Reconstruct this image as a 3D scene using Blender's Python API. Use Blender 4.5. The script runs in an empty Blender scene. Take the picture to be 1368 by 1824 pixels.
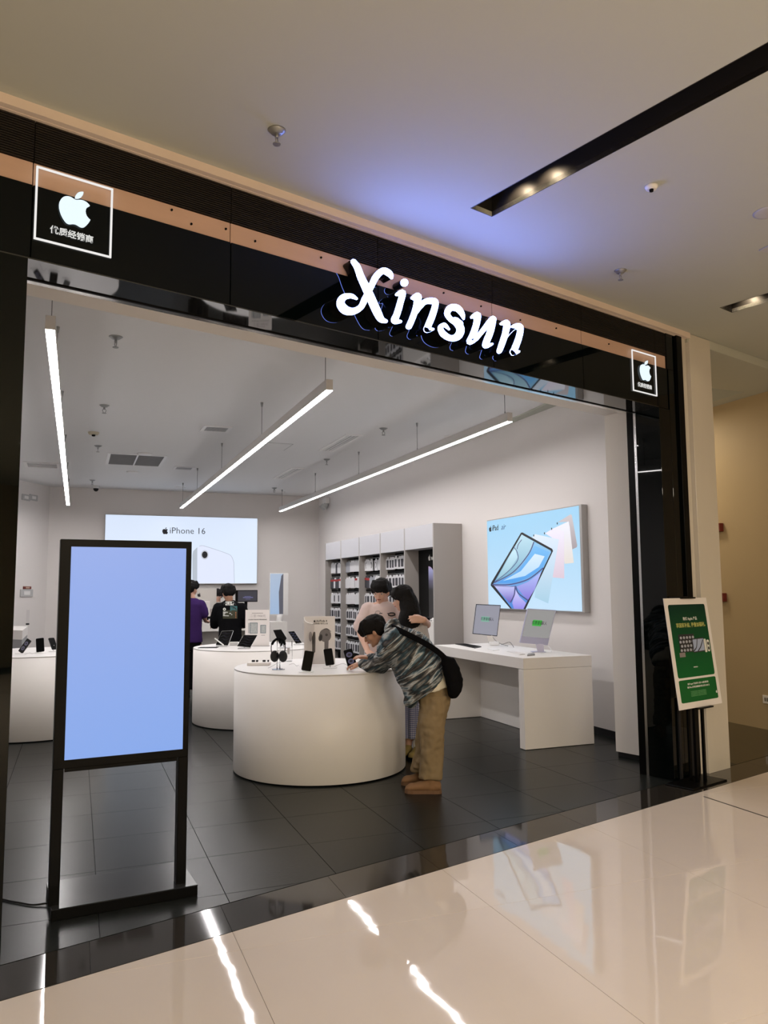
import bpy, bmesh, math, random, re
from mathutils import Vector, Matrix, Euler
import mathutils.geometry as mg
random.seed(7)
C = bpy.context.scene.collection
sc = bpy.context.scene

# ------------------------------------------------------------------ camera, light, exposure
FPX = 1390.0; CAMZ = 1.58
PITCH = 5.64487; YAW = 21.419; ROLL = 0.38
cd = bpy.data.cameras.new('camera'); cam = bpy.data.objects.new('camera', cd); C.objects.link(cam)
cd.sensor_fit = 'VERTICAL'; cd.sensor_height = 36.0; cd.lens = FPX / 1824 * 36; cd.clip_start = 0.05; cd.clip_end = 200
CAMROT = Matrix.Rotation(math.radians(-YAW), 3, 'Z') @ Matrix.Rotation(math.radians(90 + PITCH), 3, 'X') @ Matrix.Rotation(math.radians(-ROLL), 3, 'Z')
cam.matrix_world = Matrix.Translation((0, 0, CAMZ)) @ CAMROT.to_4x4()
sc.camera = cam
w = bpy.data.worlds.new('world'); sc.world = w; w.use_nodes = True
w.node_tree.nodes['Background'].inputs[0].default_value = (0.9, 0.8, 0.7, 1)
w.node_tree.nodes['Background'].inputs[1].default_value = 0.05
def area(name, loc, size, power, color, size_y=None, rot=(0, 0, 0), spread=180):
    l = bpy.data.lights.new(name, 'AREA'); l.energy = power; l.color = color; l.size = size
    l.spread = math.radians(spread)
    if size_y: l.shape = 'RECTANGLE'; l.size_y = size_y
    o = bpy.data.objects.new(name, l); C.objects.link(o); o.location = loc; o.rotation_euler = rot
    return o
WARM = (1.0, 0.89, 0.73)
MALL_POWER = 190
area('mall_fill_light', (1.6, -2.6, 3.80), 1.3, MALL_POWER, WARM)  # unseen warm fill areas added behind the camera to light mall and shop faces
area('mall_fill_light', (4.6, -3.4, 3.80), 1.2, MALL_POWER, WARM)
area('mall_fill_light', (-1.6, -6.0, 3.80), 1.6, MALL_POWER * 1.9, WARM)
area('mall_fill_light', (1.8, -6.6, 3.80), 1.6, MALL_POWER * 1.9, WARM)
area('corridor_fill_light', (6.4, 8.0, 3.70), 0.5, 26, (1.0, .80, .56))  # unseen fill pair added to brighten the tan corridor wall
area('corridor_fill_light', (6.4, 11.0, 3.70), 0.5, 26, (1.0, .80, .56))
STRIP_E = 55.0
vs = sc.view_settings
vs.view_transform = 'Standard'; vs.look = 'None'; vs.gamma = 1.0; vs.exposure = 0.0
try: vs.use_curve_mapping = False
except Exception: pass

# ------------------------------------------------------------------ turning photo measurements into points on real planes
CAM = Vector((0, 0, CAMZ))
def ray(px, py): return CAMROT @ Vector(((px - 684) / FPX, -(py - 912) / FPX, -1))
def onz(px, py, z=0.0):
    d = ray(px, py); return CAM + d * ((z - CAMZ) / d.z)
def onx(px, py, x):
    d = ray(px, py); return CAM + d * (x / d.x)
def ony(px, py, y):
    d = ray(px, py); return CAM + d * (y / d.y)
ANG = math.radians(16.2)                      # the shop front runs at this angle to the shop's own grid
SO = Vector((-0.257, 3.845, 0)); SE = Vector((math.cos(ANG), math.sin(ANG), 0)); SN = Vector((-SE.y, SE.x, 0))
def W(s, t, z=0.0): return SO + SE * s + SN * t + Vector((0, 0, z))
def onf(px, py, t=0.0):                       # shop front plane: returns (s, z)
    d = ray(px, py); p = CAM + d * ((SO + SN * t - CAM).dot(SN) / d.dot(SN))
    return (p - SO).dot(SE), p.z
def st(p): return (p - SO).dot(SE), (p - SO).dot(SN)

FH = Vector((math.sin(math.radians(YAW)), math.cos(math.radians(YAW)), 0))
# ------------------------------------------------------------------ materials
def mat(name, col, rough=0.5, metal=0.0, spec=0.5, emit=0.0, ecol=None, noise=None, bump=0.0, bscale=40, trans=0.0, ior=1.45, coat=0.0):
    m = bpy.data.materials.new(name); m.use_nodes = True; nt = m.node_tree; b = nt.nodes['Principled BSDF']
    b.inputs['Base Color'].default_value = (*col, 1); b.inputs['Roughness'].default_value = rough
    b.inputs['Metallic'].default_value = metal; b.inputs['Specular IOR Level'].default_value = spec
    b.inputs['IOR'].default_value = ior; b.inputs['Coat Weight'].default_value = coat
    b.inputs['Transmission Weight'].default_value = trans
    if emit:
        b.inputs['Emission Color'].default_value = (*(ecol or col), 1); b.inputs['Emission Strength'].default_value = emit
    if noise or bump:
        tc = nt.nodes.new('ShaderNodeTexCoord')
    if noise:
        n = nt.nodes.new('ShaderNodeTexNoise'); n.inputs['Scale'].default_value = noise[0]; n.inputs['Detail'].default_value = 5
        mp = nt.nodes.new('ShaderNodeMapping'); mp.inputs['Scale'].default_value = noise[2] if len(noise) > 2 else (1, 1, 1)
        nt.links.new(tc.outputs['Object'], mp.inputs[0]); nt.links.new(mp.outputs[0], n.inputs['Vector'])
        r = nt.nodes.new('ShaderNodeMapRange'); r.inputs[3].default_value = 1 - noise[1]; r.inputs[4].default_value = 1 + noise[1]
        nt.links.new(n.outputs[0], r.inputs[0])
        v = nt.nodes.new('ShaderNodeVectorMath'); v.operation = 'SCALE'; v.inputs[0].default_value = col
        nt.links.new(r.outputs[0], v.inputs['Scale']); nt.links.new(v.outputs[0], b.inputs['Base Color'])
    if bump:
        n2 = nt.nodes.new('ShaderNodeTexNoise'); n2.inputs['Scale'].default_value = bscale; n2.inputs['Detail'].default_value = 2
        nt.links.new(tc.outputs['Object'], n2.inputs['Vector'])
        bp = nt.nodes.new('ShaderNodeBump'); bp.inputs['Strength'].default_value = 1.0; bp.inputs['Distance'].default_value = bump
        nt.links.new(n2.outputs[0], bp.inputs['Height']); nt.links.new(bp.outputs[0], b.inputs['Normal'])
    return m
def emat(name, col, strength=1.0, grad=None, axis='Z'):
    """a lit face; grad = second colour reached along an axis of the piece's own box"""
    m = bpy.data.materials.new(name); m.use_nodes = True; nt = m.node_tree; b = nt.nodes['Principled BSDF']
    b.inputs['Base Color'].default_value = (0.02, 0.02, 0.02, 1); b.inputs['Roughness'].default_value = 0.35
    b.inputs['Emission Color'].default_value = (*col, 1); b.inputs['Emission Strength'].default_value = strength
    if grad:
        tc = nt.nodes.new('ShaderNodeTexCoord'); s = nt.nodes.new('ShaderNodeSeparateXYZ'); nt.links.new(tc.outputs['Generated'], s.inputs[0])
        r = nt.nodes.new('ShaderNodeMix'); r.data_type = 'RGBA'
        r.inputs[6].default_value = (*col, 1); r.inputs[7].default_value = (*grad, 1)
        nt.links.new(s.outputs[axis], r.inputs[0]); nt.links.new(r.outputs[2], b.inputs['Emission Color'])
    return m
M = {}
M['wall'] = mat('wall_paint', (0.76, 0.725, 0.705), 0.75, bump=0.0004, bscale=180)
M['ceil'] = mat('ceiling_paint', (0.80, 0.80, 0.80), 0.85, bump=0.0003, bscale=120)
M['mallceil'] = mat('mall_ceiling_paint', (0.49, 0.505, 0.445), 0.85, noise=(1.2, .02))
M['header'] = mat('header_paint', (0.95, 0.91, 0.87), 0.8)
M['cream'] = mat('cream_plaster', (0.75, 0.63, 0.54), 0.6, noise=(6, .06))
M['blackglass'] = mat('black_glass', (0.001, 0.002, 0.002), 0.02, spec=0.3)
M['soffit'] = mat('dark_mirror_soffit', (0.012, 0.012, 0.012), 0.03, spec=0.9, ior=1.6)
M['rib'] = mat('black_ribbed_metal', (0.016, 0.013, 0.011), 0.5, spec=0.25)
M['bronze'] = mat('bronze_band', (0.58, 0.385, 0.285), 0.5, noise=(3, .08, (1, 1, 6)))
M['steel'] = mat('steel', (0.55, 0.55, 0.55), 0.25, 1.0)
M['gsteel'] = mat('grey_metal', (0.35, 0.36, 0.36), 0.4, 0.6)
M['storetile'] = mat('charcoal_tile', (0.014, 0.016, 0.015), 0.27, spec=0.17, noise=(5, .10, (1, 6, 1)), bump=0.0003, bscale=60)
M['grout'] = mat('grout', (0.05, 0.05, 0.047), 0.8)
M['granite'] = mat('dark_granite', (0.030, 0.026, 0.022), 0.06, spec=0.6, noise=(30, .12))
M['malltile'] = mat('cream_polished_tile', (0.79, 0.69, 0.59), 0.035, spec=0.62, ior=1.5, noise=(2.2, .035), bump=0.0011, bscale=3.2)
M['malljoint'] = mat('pale_joint', (0.58, 0.49, 0.40), 0.6)
M['darkjoint'] = mat('dark_joint', (0.04, 0.035, 0.03), 0.6)
M['marble'] = mat('cream_marble', (0.62, 0.575, 0.50), 0.18, noise=(2.5, .08, (1, 1, .4)), spec=0.5)
M['tan'] = mat('tan_wall', (0.47, 0.38, 0.235), 0.55, noise=(3, .03))
M['counter'] = mat('counter_white', (0.84, 0.81, 0.78), 0.42, noise=(8, .015))
M['countertop'] = mat('counter_top_white', (0.82, 0.80, 0.785), 0.35)
M['deskwhite'] = mat('desk_white', (0.84, 0.81, 0.78), 0.45)
M['cabgrey'] = mat('cabinet_grey', (0.36, 0.335, 0.315), 0.5)
M['cabhead'] = mat('cabinet_head_panel', (0.54, 0.54, 0.57), 0.5)
M['cabdark'] = mat('cabinet_back_black', (0.005, 0.005, 0.005), 0.7, spec=.1)
M['black'] = mat('black_paint', (0.002, 0.002, 0.002), 0.34, spec=.12)
M['blackmatt'] = mat('black_matt', (0.005, 0.005, 0.005), 0.7, spec=.15)
M['blackgloss'] = mat('black_gloss', (0.003, 0.003, 0.003), 0.14, spec=0.3)
M['basetop'] = mat('brushed_black_plate', (0.022, 0.023, 0.025), 0.22, 0.0, spec=.26)
M['white'] = mat('white_plastic', (0.82, 0.81, 0.80), 0.4)
M['paper'] = mat('white_card', (0.80, 0.76, 0.74), 0.6)
M['grey'] = mat('grey_plastic', (0.32, 0.32, 0.33), 0.5)
M['midgrey'] = mat('mid_grey', (0.48, 0.48, 0.48), 0.5)
M['darkgrey'] = mat('dark_grey', (0.018, 0.018, 0.020), 0.45, spec=.25)
M['alu'] = mat('aluminium', (0.62, 0.62, 0.63), 0.35, 0.7)
M['lilac'] = mat('lilac_aluminium', (0.50, 0.50, 0.66), 0.35, 0.4)
M['red'] = mat('red_plastic', (0.16, 0.02, 0.012), 0.5)
M['green'] = mat('poster_green', (0.02, 0.17, 0.06), 0.5)
M['green2'] = mat('poster_green_low', (0.03, 0.24, 0.06), 0.5)
M['cable'] = mat('black_cable', (0.008, 0.008, 0.008), 0.5)
M['wire'] = mat('thin_steel_wire', (0.12, 0.12, 0.12), 0.4, 0.6)
M['ink'] = mat('black_ink', (0.02, 0.02, 0.025), 0.6)
M['inkgrey'] = mat('grey_ink', (0.25, 0.22, 0.22), 0.6)
M['yellowink'] = mat('pale_yellow_ink', (0.55, 0.55, 0.16), 0.6)
M['whiteink'] = mat('white_ink', (0.75, 0.76, 0.72), 0.6)
M['skin'] = mat('skin', (0.50, 0.27, 0.18), 0.5, noise=(20, .06))
M['skin2'] = mat('skin_fair', (0.60, 0.36, 0.27), 0.5, noise=(20, .05))
M['lip'] = mat('lip', (0.36, 0.10, 0.08), 0.5)
M['eyewhite'] = mat('eye_white', (0.6, 0.58, 0.55), 0.3)
M['hair'] = mat('black_hair', (0.006, 0.005, 0.005), 0.7, spec=.2, bump=0.004, bscale=90)
M['pink'] = mat('pale_pink_cotton', (0.60, 0.47, 0.44), 0.85, bump=0.002, bscale=25)
M['khaki'] = mat('khaki_cotton', (0.25, 0.18, 0.095), 0.85, noise=(10, .10), bump=0.004, bscale=14)
M['cloth_white'] = mat('off_white_cotton', (0.72, 0.66, 0.52), 0.85, bump=0.003, bscale=30)
M['tanboot'] = mat('tan_suede', (0.24, 0.13, 0.06), 0.8, noise=(18, .12))
M['sole'] = mat('rubber_sole', (0.17, 0.09, 0.045), 0.7)
M['blackcloth'] = mat('black_cloth', (0.005, 0.005, 0.006), 0.9, spec=.08, bump=0.004, bscale=22)
M['purple'] = mat('purple_cotton', (0.045, 0.02, 0.105), 0.9, spec=.1, bump=0.003, bscale=22)
M['greyknit'] = mat('pale_grey_knit', (0.47, 0.45, 0.46), 0.9, bump=0.003, bscale=40)
M['beige'] = mat('beige_cotton', (0.42, 0.38, 0.36), 0.85)
M['denim'] = mat('dark_denim', (0.03, 0.035, 0.045), 0.85)
M['bed'] = mat('yellow_suede', (0.28, 0.21, 0.07), 0.8)
M['tube'] = emat('strip_light_diffuser', (1.0, 0.955, 0.945), STRIP_E)
M['letter'] = emat('lit_letter_face', (0.19, 0.29, 1.0), 34.0)
M['logolit'] = emat('lit_emblem', (0.80, 0.93, 1.0), 1.05)
M['logoline'] = emat('lit_outline', (0.9, 0.88, 0.86), 0.95)
M['logotext'] = emat('lit_small_text', (0.85, 0.85, 0.82), 0.8)
M['bluescreen'] = emat('blue_display', (0.22, 0.39, 0.85), 0.95, grad=(0.26, 0.39, 0.82), axis='Z')
M['adwhite'] = emat('backlit_pale_blue', (0.76, 0.86, 1.0), 0.98, grad=(0.70, 0.80, 0.98), axis='Z')
M['adblue'] = emat('backlit_sky_blue', (0.58, 0.80, 1.0), 0.95, grad=(0.34, 0.66, 0.92), axis='Z')
M['adframe'] = mat('lightbox_frame', (0.42, 0.41, 0.40), 0.4, 0.4)
M['spot'] = emat('warm_lamp', (1.0, 0.72, 0.42), 2.0)
M['acrylic'] = mat('clear_acrylic', (0.95, 0.95, 0.96), 0.03, trans=1.0, ior=1.35)

def phone_glow():
    m = emat('phone_glow', (.004, .004, .006), .8); nt = m.node_tree; b = nt.nodes['Principled BSDF']
    tc = nt.nodes.new('ShaderNodeTexCoord'); s = nt.nodes.new('ShaderNodeSeparateXYZ'); cr = nt.nodes.new('ShaderNodeValToRGB')
    nt.links.new(tc.outputs['Generated'], s.inputs[0]); nt.links.new(s.outputs['Z'], cr.inputs[0]); nt.links.new(cr.outputs[0], b.inputs['Emission Color'])
    e = cr.color_ramp.elements; e[0].position = .55; e[0].color = (.004, .004, .006, 1); e[1].position = 1; e[1].color = (.50, .32, .52, 1)
    for p, c in ((.72, (.09, .08, .14)), (.80, (.20, .19, .34)), (.92, (.36, .36, .62))): x = e.new(p); x.color = (*c, 1)
    return m
def jacket_mat():
    m = bpy.data.materials.new('striped_mohair'); m.use_nodes = True; nt = m.node_tree; b = nt.nodes['Principled BSDF']
    b.inputs['Roughness'].default_value = 0.95
    tc = nt.nodes.new('ShaderNodeTexCoord'); mp = nt.nodes.new('ShaderNodeMapping')
    mp.inputs['Rotation'].default_value = (0, math.radians(40), 0); mp2 = nt.nodes.new('ShaderNodeMapping'); mp2.inputs['Scale'].default_value = (2.6, 1.8, 15.0)
    n = nt.nodes.new('ShaderNodeTexNoise'); n.inputs['Scale'].default_value = 0.62; n.inputs['Detail'].default_value = 4; n.inputs['Roughness'].default_value = .6
    n.inputs['Distortion'].default_value = .35
    cr = nt.nodes.new('ShaderNodeValToRGB'); els = cr.color_ramp.elements
    els[0].position = 0.30; els[0].color = (0.012, 0.012, 0.014, 1); els[1].position = 0.74; els[1].color = (0.03, 0.03, 0.035, 1)
    for p, c in ((.36, (.09, .08, .075)), (.40, (.018, .018, .022)), (.435, (.05, .10, .13)), (.455, (.22, .28, .32)), (.475, (.55, .57, .58)), (.495, (.16, .15, .14)), (.53, (.015, .016, .02)), (.56, (.035, .075, .10)), (.585, (.13, .12, .11)), (.61, (.36, .38, .39)), (.64, (.07, .10, .12)), (.68, (.015, .015, .018))):
        x = els.new(p); x.color = (*c, 1)
    n2 = nt.nodes.new('ShaderNodeTexNoise'); n2.inputs['Scale'].default_value = 120
    bp = nt.nodes.new('ShaderNodeBump'); bp.inputs['Distance'].default_value = .006
    L = nt.links.new
    L(tc.outputs['Object'], mp.inputs[0]); L(mp.outputs[0], mp2.inputs[0]); L(mp2.outputs[0], n.inputs['Vector']); L(n.outputs[0], cr.inputs[0]); L(cr.outputs[0], b.inputs['Base Color'])
    L(tc.outputs['Object'], n2.inputs['Vector']); L(n2.outputs[0], bp.inputs['Height']); L(bp.outputs[0], b.inputs['Normal'])
    return m
def gingham_mat():
    m = bpy.data.materials.new('blue_gingham'); m.use_nodes = True; nt = m.node_tree; b = nt.nodes['Principled BSDF']
    b.inputs['Roughness'].default_value = 0.9; L = nt.links.new
    tc = nt.nodes.new('ShaderNodeTexCoord'); s = nt.nodes.new('ShaderNodeSeparateXYZ'); L(tc.outputs['Object'], s.inputs[0])
    outs = []
    for ax in ('X', 'Z'):
        mu = nt.nodes.new('ShaderNodeMath'); mu.operation = 'MULTIPLY'; mu.inputs[1].default_value = 55; L(s.outputs[ax], mu.inputs[0])
        fr = nt.nodes.new('ShaderNodeMath'); fr.operation = 'FRACT'; L(mu.outputs[0], fr.inputs[0])
        gt = nt.nodes.new('ShaderNodeMath'); gt.operation = 'GREATER_THAN'; gt.inputs[1].default_value = 0.62; L(fr.outputs[0], gt.inputs[0]); outs.append(gt)
    ad = nt.nodes.new('ShaderNodeMath'); ad.operation = 'ADD'; L(outs[0].outputs[0], ad.inputs[0]); L(outs[1].outputs[0], ad.inputs[1])
    cr = nt.nodes.new('ShaderNodeValToRGB'); cr.color_ramp.interpolation = 'CONSTANT'
    e = cr.color_ramp.elements; e[0].position = 0; e[0].color = (.085, .10, .21, 1); e[1].position = .3; e[1].color = (.24, .25, .36, 1)
    x = e.new(.8); x.color = (.5, .5, .56, 1)
    hv = nt.nodes.new('ShaderNodeMath'); hv.operation = 'MULTIPLY'; hv.inputs[1].default_value = .5; L(ad.outputs[0], hv.inputs[0])
    L(hv.outputs[0], cr.inputs[0]); L(cr.outputs[0], b.inputs['Base Color'])
    return m
M['jacket'] = jacket_mat(); M['gingham'] = gingham_mat()

# ------------------------------------------------------------------ mesh helpers
class MB:
    def __init__(s): s.bm = bmesh.new()
    def box(s, x0, x1, y0, y1, z0, z1, bev=0.0, seg=2, mi=0, M4=None):
        r = bmesh.ops.create_cube(s.bm, size=1); vs_ = r['verts']
        for v in vs_: v.co = Vector((x0 + (v.co.x + .5) * (x1 - x0), y0 + (v.co.y + .5) * (y1 - y0), z0 + (v.co.z + .5) * (z1 - z0)))
        fs = set(f for v in vs_ for f in v.link_faces)
        if bev:
            es = list(set(e for v in vs_ for e in v.link_edges))
            g = bmesh.ops.bevel(s.bm, geom=es, offset=bev, segments=seg, profile=.5, affect='EDGES')
            vs_ = list(set(v for f in g['faces'] for v in f.verts)); fs = set(f for v in vs_ for f in v.link_faces)
            vs_ = list(set(v for f in fs for v in f.verts))
        for f in fs: f.material_index = mi
        if M4 is not None: bmesh.ops.transform(s.bm, matrix=M4, verts=vs_)
        return s
    def cone(s, p0, p1, r0, r1=None, seg=20, mi=0, cap=True):
        r1 = r0 if r1 is None else r1; p0 = Vector(p0); p1 = Vector(p1); d = p1 - p0
        m = Matrix.Translation((p0 + p1) / 2) @ d.to_track_quat('Z', 'Y').to_matrix().to_4x4()
        r = bmesh.ops.create_cone(s.bm, cap_ends=cap, segments=seg, radius1=r0, radius2=r1, depth=d.length, matrix=m)
        for f in set(f for v in r['verts'] for f in v.link_faces): f.material_index = mi; f.smooth = len(f.verts) == 4
        return s
    def tube(s, pts, r, seg=8, mi=0):
        pts = [Vector(p) for p in pts]; rs = r if isinstance(r, (list, tuple)) else [r] * len(pts); rings = []
        for i, p in enumerate(pts):
            d = (pts[min(i + 1, len(pts) - 1)] - pts[max(i - 1, 0)]).normalized()
            q = d.to_track_quat('Z', 'Y')
            rings.append([s.bm.verts.new(p + q @ Vector((math.cos(a) * rs[i], math.sin(a) * rs[i], 0))) for a in [2 * math.pi * k / seg for k in range(seg)]])
        for a, b in zip(rings, rings[1:]):
            # match nearest vertex to avoid twist
            off = min(range(seg), key=lambda o: sum((a[k].co - b[(k + o) % seg].co).length for k in range(seg)))
            b[:] = b[off:] + b[:off]
            for k in range(seg):
                f = s.bm.faces.new((a[k], a[(k + 1) % seg], b[(k + 1) % seg], b[k])); f.smooth = True; f.material_index = mi
        for rg in (rings[0][::-1], rings[-1]):
            f = s.bm.faces.new(rg); f.material_index = mi
        return s
    def ball(s, c, r, seg=16, mi=0, rot=None):
        c = Vector(c); r = Vector(r) if isinstance(r, (tuple, list, Vector)) else Vector((r, r, r))
        m = Matrix.Translation(c) @ (rot.to_4x4() if rot else Matrix.Identity(4)) @ Matrix.Diagonal((*r, 1))
        V = s.bm.verts.new; F = s.bm.faces.new; nv = max(5, seg // 2)
        rings = [[V(m @ Vector((math.sin(math.pi * j / nv) * math.cos(2 * math.pi * k / seg), math.sin(math.pi * j / nv) * math.sin(2 * math.pi * k / seg), math.cos(math.pi * j / nv)))) for k in range(seg)] for j in range(1, nv)]
        top, bot = V(m @ Vector((0, 0, 1))), V(m @ Vector((0, 0, -1))); fs = []
        for k in range(seg):
            k2 = (k + 1) % seg; fs.append(F((top, rings[0][k], rings[0][k2]))); fs.append(F((bot, rings[-1][k2], rings[-1][k])))
            for a, b_ in zip(rings, rings[1:]): fs.append(F((a[k], b_[k], b_[k2], a[k2])))
        for f in fs: f.smooth = True; f.material_index = mi
        return s
    def prism(s, poly, h0, h1, fn=None, mi=0, mi_side=None):
        """poly: 2D points; fn maps (u, v, h) to 3D; h0, h1 the two levels"""
        fn = fn or (lambda u, v, h: Vector((u, v, h)))
        tri = mg.tessellate_polygon([[Vector((p[0], p[1], 0)) for p in poly]])
        lo = [s.bm.verts.new(fn(p[0], p[1], h0)) for p in poly]; hi = [s.bm.verts.new(fn(p[0], p[1], h1)) for p in poly]
        for t in tri:
            try:
                f = s.bm.faces.new([hi[i] for i in t]); f.material_index = mi
                f = s.bm.faces.new([lo[i] for i in reversed(t)]); f.material_index = mi
            except ValueError: pass
        n = len(poly)
        for i in range(n):
            try:
                f = s.bm.faces.new((lo[i], lo[(i + 1) % n], hi[(i + 1) % n], hi[i])); f.material_index = mi if mi_side is None else mi_side
            except ValueError: pass
        return s
    def lathe(s, prof, c=(0, 0, 0), seg=40, mi=0):
        c = Vector(c); rings = []
        for r, z in prof:
            rings.append([s.bm.verts.new(c + Vector((r * math.cos(2 * math.pi * k / seg), r * math.sin(2 * math.pi * k / seg), z))) for k in range(seg)])
        for a, b in zip(rings, rings[1:]):
            for k in range(seg):
                f = s.bm.faces.new((a[k], a[(k + 1) % seg], b[(k + 1) % seg], b[k])); f.smooth = True; f.material_index = mi
        s.bm.faces.new(rings[0][::-1]).material_index = mi; s.bm.faces.new(rings[-1]).material_index = mi
        return s
    def loft(s, secs, seg=20):
        """secs: (centre, axis_u, axis_v) with axes carrying their half widths; closed"""
        rings = []
        for c, u, v in secs:
            c, u, v = Vector(c), Vector(u), Vector(v)
            rings.append([s.bm.verts.new(c + u * math.cos(a) + v * math.sin(a)) for a in [2 * math.pi * k / seg for k in range(seg)]])
        for a, b in zip(rings, rings[1:]):
            for k in range(seg):
                f = s.bm.faces.new((a[k], a[(k + 1) % seg], b[(k + 1) % seg], b[k])); f.smooth = True
        s.bm.faces.new(rings[0][::-1]); s.bm.faces.new(rings[-1])
        return s
    def limb(s, pts, rs, seg=14):
        """a tapering limb with round ends"""
        pts = [Vector(p) for p in pts]
        for i in range(len(pts) - 1):
            s.cone(pts[i], pts[i + 1], rs[i], rs[i + 1], seg=seg)
        for p, r in zip(pts, rs): s.ball(p, r, seg=14)
        return s
    def build(s, name, m, parent=None, smooth=False, fixn=True):
        if fixn: bmesh.ops.recalc_face_normals(s.bm, faces=s.bm.faces[:])
        me = bpy.data.meshes.new(name); s.bm.to_mesh(me); s.bm.free()
        for x in (m if isinstance(m, (list, tuple)) else [m]): me.materials.append(x)
        o = bpy.data.objects.new(name, me); C.objects.link(o)
        if parent: o.parent = parent
        if smooth:
            for p in me.polygons: p.use_smooth = True
        return o
def tag(o, label=None, cat=None, group=None, kind=None):
    if label: o['label'] = label
    if cat: o['category'] = cat
    if group: o['group'] = group
    if kind: o['kind'] = kind
    return o
def thing(name, label, cat, loc=(0, 0, 0), rz=0.0, group=None):
    o = bpy.data.objects.new(name, None); C.objects.link(o); o.location = loc; o.rotation_euler = (0, 0, rz)
    o.empty_display_size = .1
    return tag(o, label, cat, group)
def struct(o): o['kind'] = 'structure'; return o
def copy_tree(o, parent=None):
    c = o.copy(); C.objects.link(c)
    if parent: c.parent = parent
    for ch in list(o.children): copy_tree(ch, c)
    return c
def smooth_path(pts, n=8, closed=False):
    """Catmull-Rom through tuples of any length"""
    out = []; N_ = len(pts); rng = range(N_ if closed else N_ - 1)
    for i in rng:
        g = (lambda k: pts[k % N_]) if closed else (lambda k: pts[max(0, min(N_ - 1, k))])
        p0, p1, p2, p3 = g(i - 1), g(i), g(i + 1), g(i + 2)
        for j in range(n):
            t = j / n
            out.append(tuple(.5 * (2 * b + (c - a) * t + (2 * a - 5 * b + 4 * c - d) * t * t + (3 * b - a - 3 * c + d) * t ** 3) for a, b, c, d in zip(p0, p1, p2, p3)))
    if not closed: out.append(tuple(pts[-1]))
    return out
def stroke_outline(path):
    """path: (x, y, width) points; returns a closed outline with round ends"""
    P = [Vector((a[0], a[1])) for a in path]; Wd = [a[2] / 2 for a in path]; L, R = [], []
    for i, p in enumerate(P):
        d = (P[min(i + 1, len(P) - 1)] - P[max(i - 1, 0)]); d = d.normalized() if d.length > 1e-9 else Vector((1, 0)); n = Vector((-d.y, d.x))
        L.append(p + n * Wd[i]); R.append(p - n * Wd[i])
    def cap(p, r, d, sgn):
        a0 = math.atan2(d.y, d.x) + sgn * math.pi / 2
        return [p + Vector((math.cos(a0 - sgn * math.pi * k / 6), math.sin(a0 - sgn * math.pi * k / 6))) * r for k in range(1, 6)]
    de = (P[-1] - P[-2]).normalized(); ds = (P[0] - P[1]).normalized()
    return [tuple(q) for q in L + cap(P[-1], Wd[-1], de, 1) + R[::-1] + cap(P[0], Wd[0], ds, 1)]
def rrect(x0, x1, y0, y1, r, n=5):
    out = []
    for cx, cy, a in ((x1 - r, y1 - r, 0), (x0 + r, y1 - r, 90), (x0 + r, y0 + r, 180), (x1 - r, y0 + r, 270)):
        out += [(cx + r * math.cos(math.radians(a + 90 * k / n)), cy + r * math.sin(math.radians(a + 90 * k / n))) for k in range(n + 1)]
    return out
# the bitten fruit emblem, as drawn on the signs (unit: 24 x 24, y down)
FRUIT = ["M12.152 6.896c-.948 0-2.415-1.078-3.96-1.04-2.04.027-3.91 1.183-4.961 3.014-2.117 3.675-.546 9.103 1.519 12.09 1.013 1.454 2.208 3.09 3.792 3.039 1.52-.065 2.09-.987 3.935-.987 1.831 0 2.35.987 3.96.948 1.637-.026 2.676-1.48 3.676-2.948 1.156-1.688 1.636-3.325 1.662-3.415-.039-.013-3.182-1.221-3.22-4.857-.026-3.04 2.48-4.494 2.597-4.559-1.429-2.09-3.623-2.324-4.39-2.376-2-.156-3.675 1.09-4.61 1.09z",
         "M15.53 3.83c.843-1.012 1.4-2.427 1.245-3.83-1.207.052-2.662.805-3.532 1.818-.78.896-1.454 2.338-1.273 3.714 1.338.104 2.715-.688 3.559-1.701"]
def fruit_polys(n=6):
    res = []
    for s in FRUIT:
        nums = [float(x) for x in re.findall(r'-?\d*\.?\d+', s[1:].replace('c', ' '))]
        x, y = nums[0], nums[1]; pts = [(x, y)]; q = nums[2:]
        for i in range(0, len(q) - 5, 6):
            c = [(x + q[i], y + q[i + 1]), (x + q[i + 2], y + q[i + 3]), (x + q[i + 4], y + q[i + 5])]
            for k in range(1, n + 1):
                t = k / n; a = (1 - t) ** 3; b = 3 * t * (1 - t) ** 2; g = 3 * t * t * (1 - t); h = t ** 3
                pts.append((a * x + b * c[0][0] + g * c[1][0] + h * c[2][0], a * y + b * c[0][1] + g * c[1][1] + h * c[2][1]))
            x, y = c[2]
        if abs(pts[0][0] - pts[-1][0]) + abs(pts[0][1] - pts[-1][1]) < .02: pts.pop()
        res.append([((u - 12) / 24, (12 - v) / 24) for u, v in pts])
    return res
def emblem(name, size, m, parent, fn, h0=0.0, h1=0.002, sx=1.0):
    b = MB()
    for poly in fruit_polys(): b.prism([(u * size * sx, v * size) for u, v in poly], h0, h1, fn)
    return b.build(name, m, parent)
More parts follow.
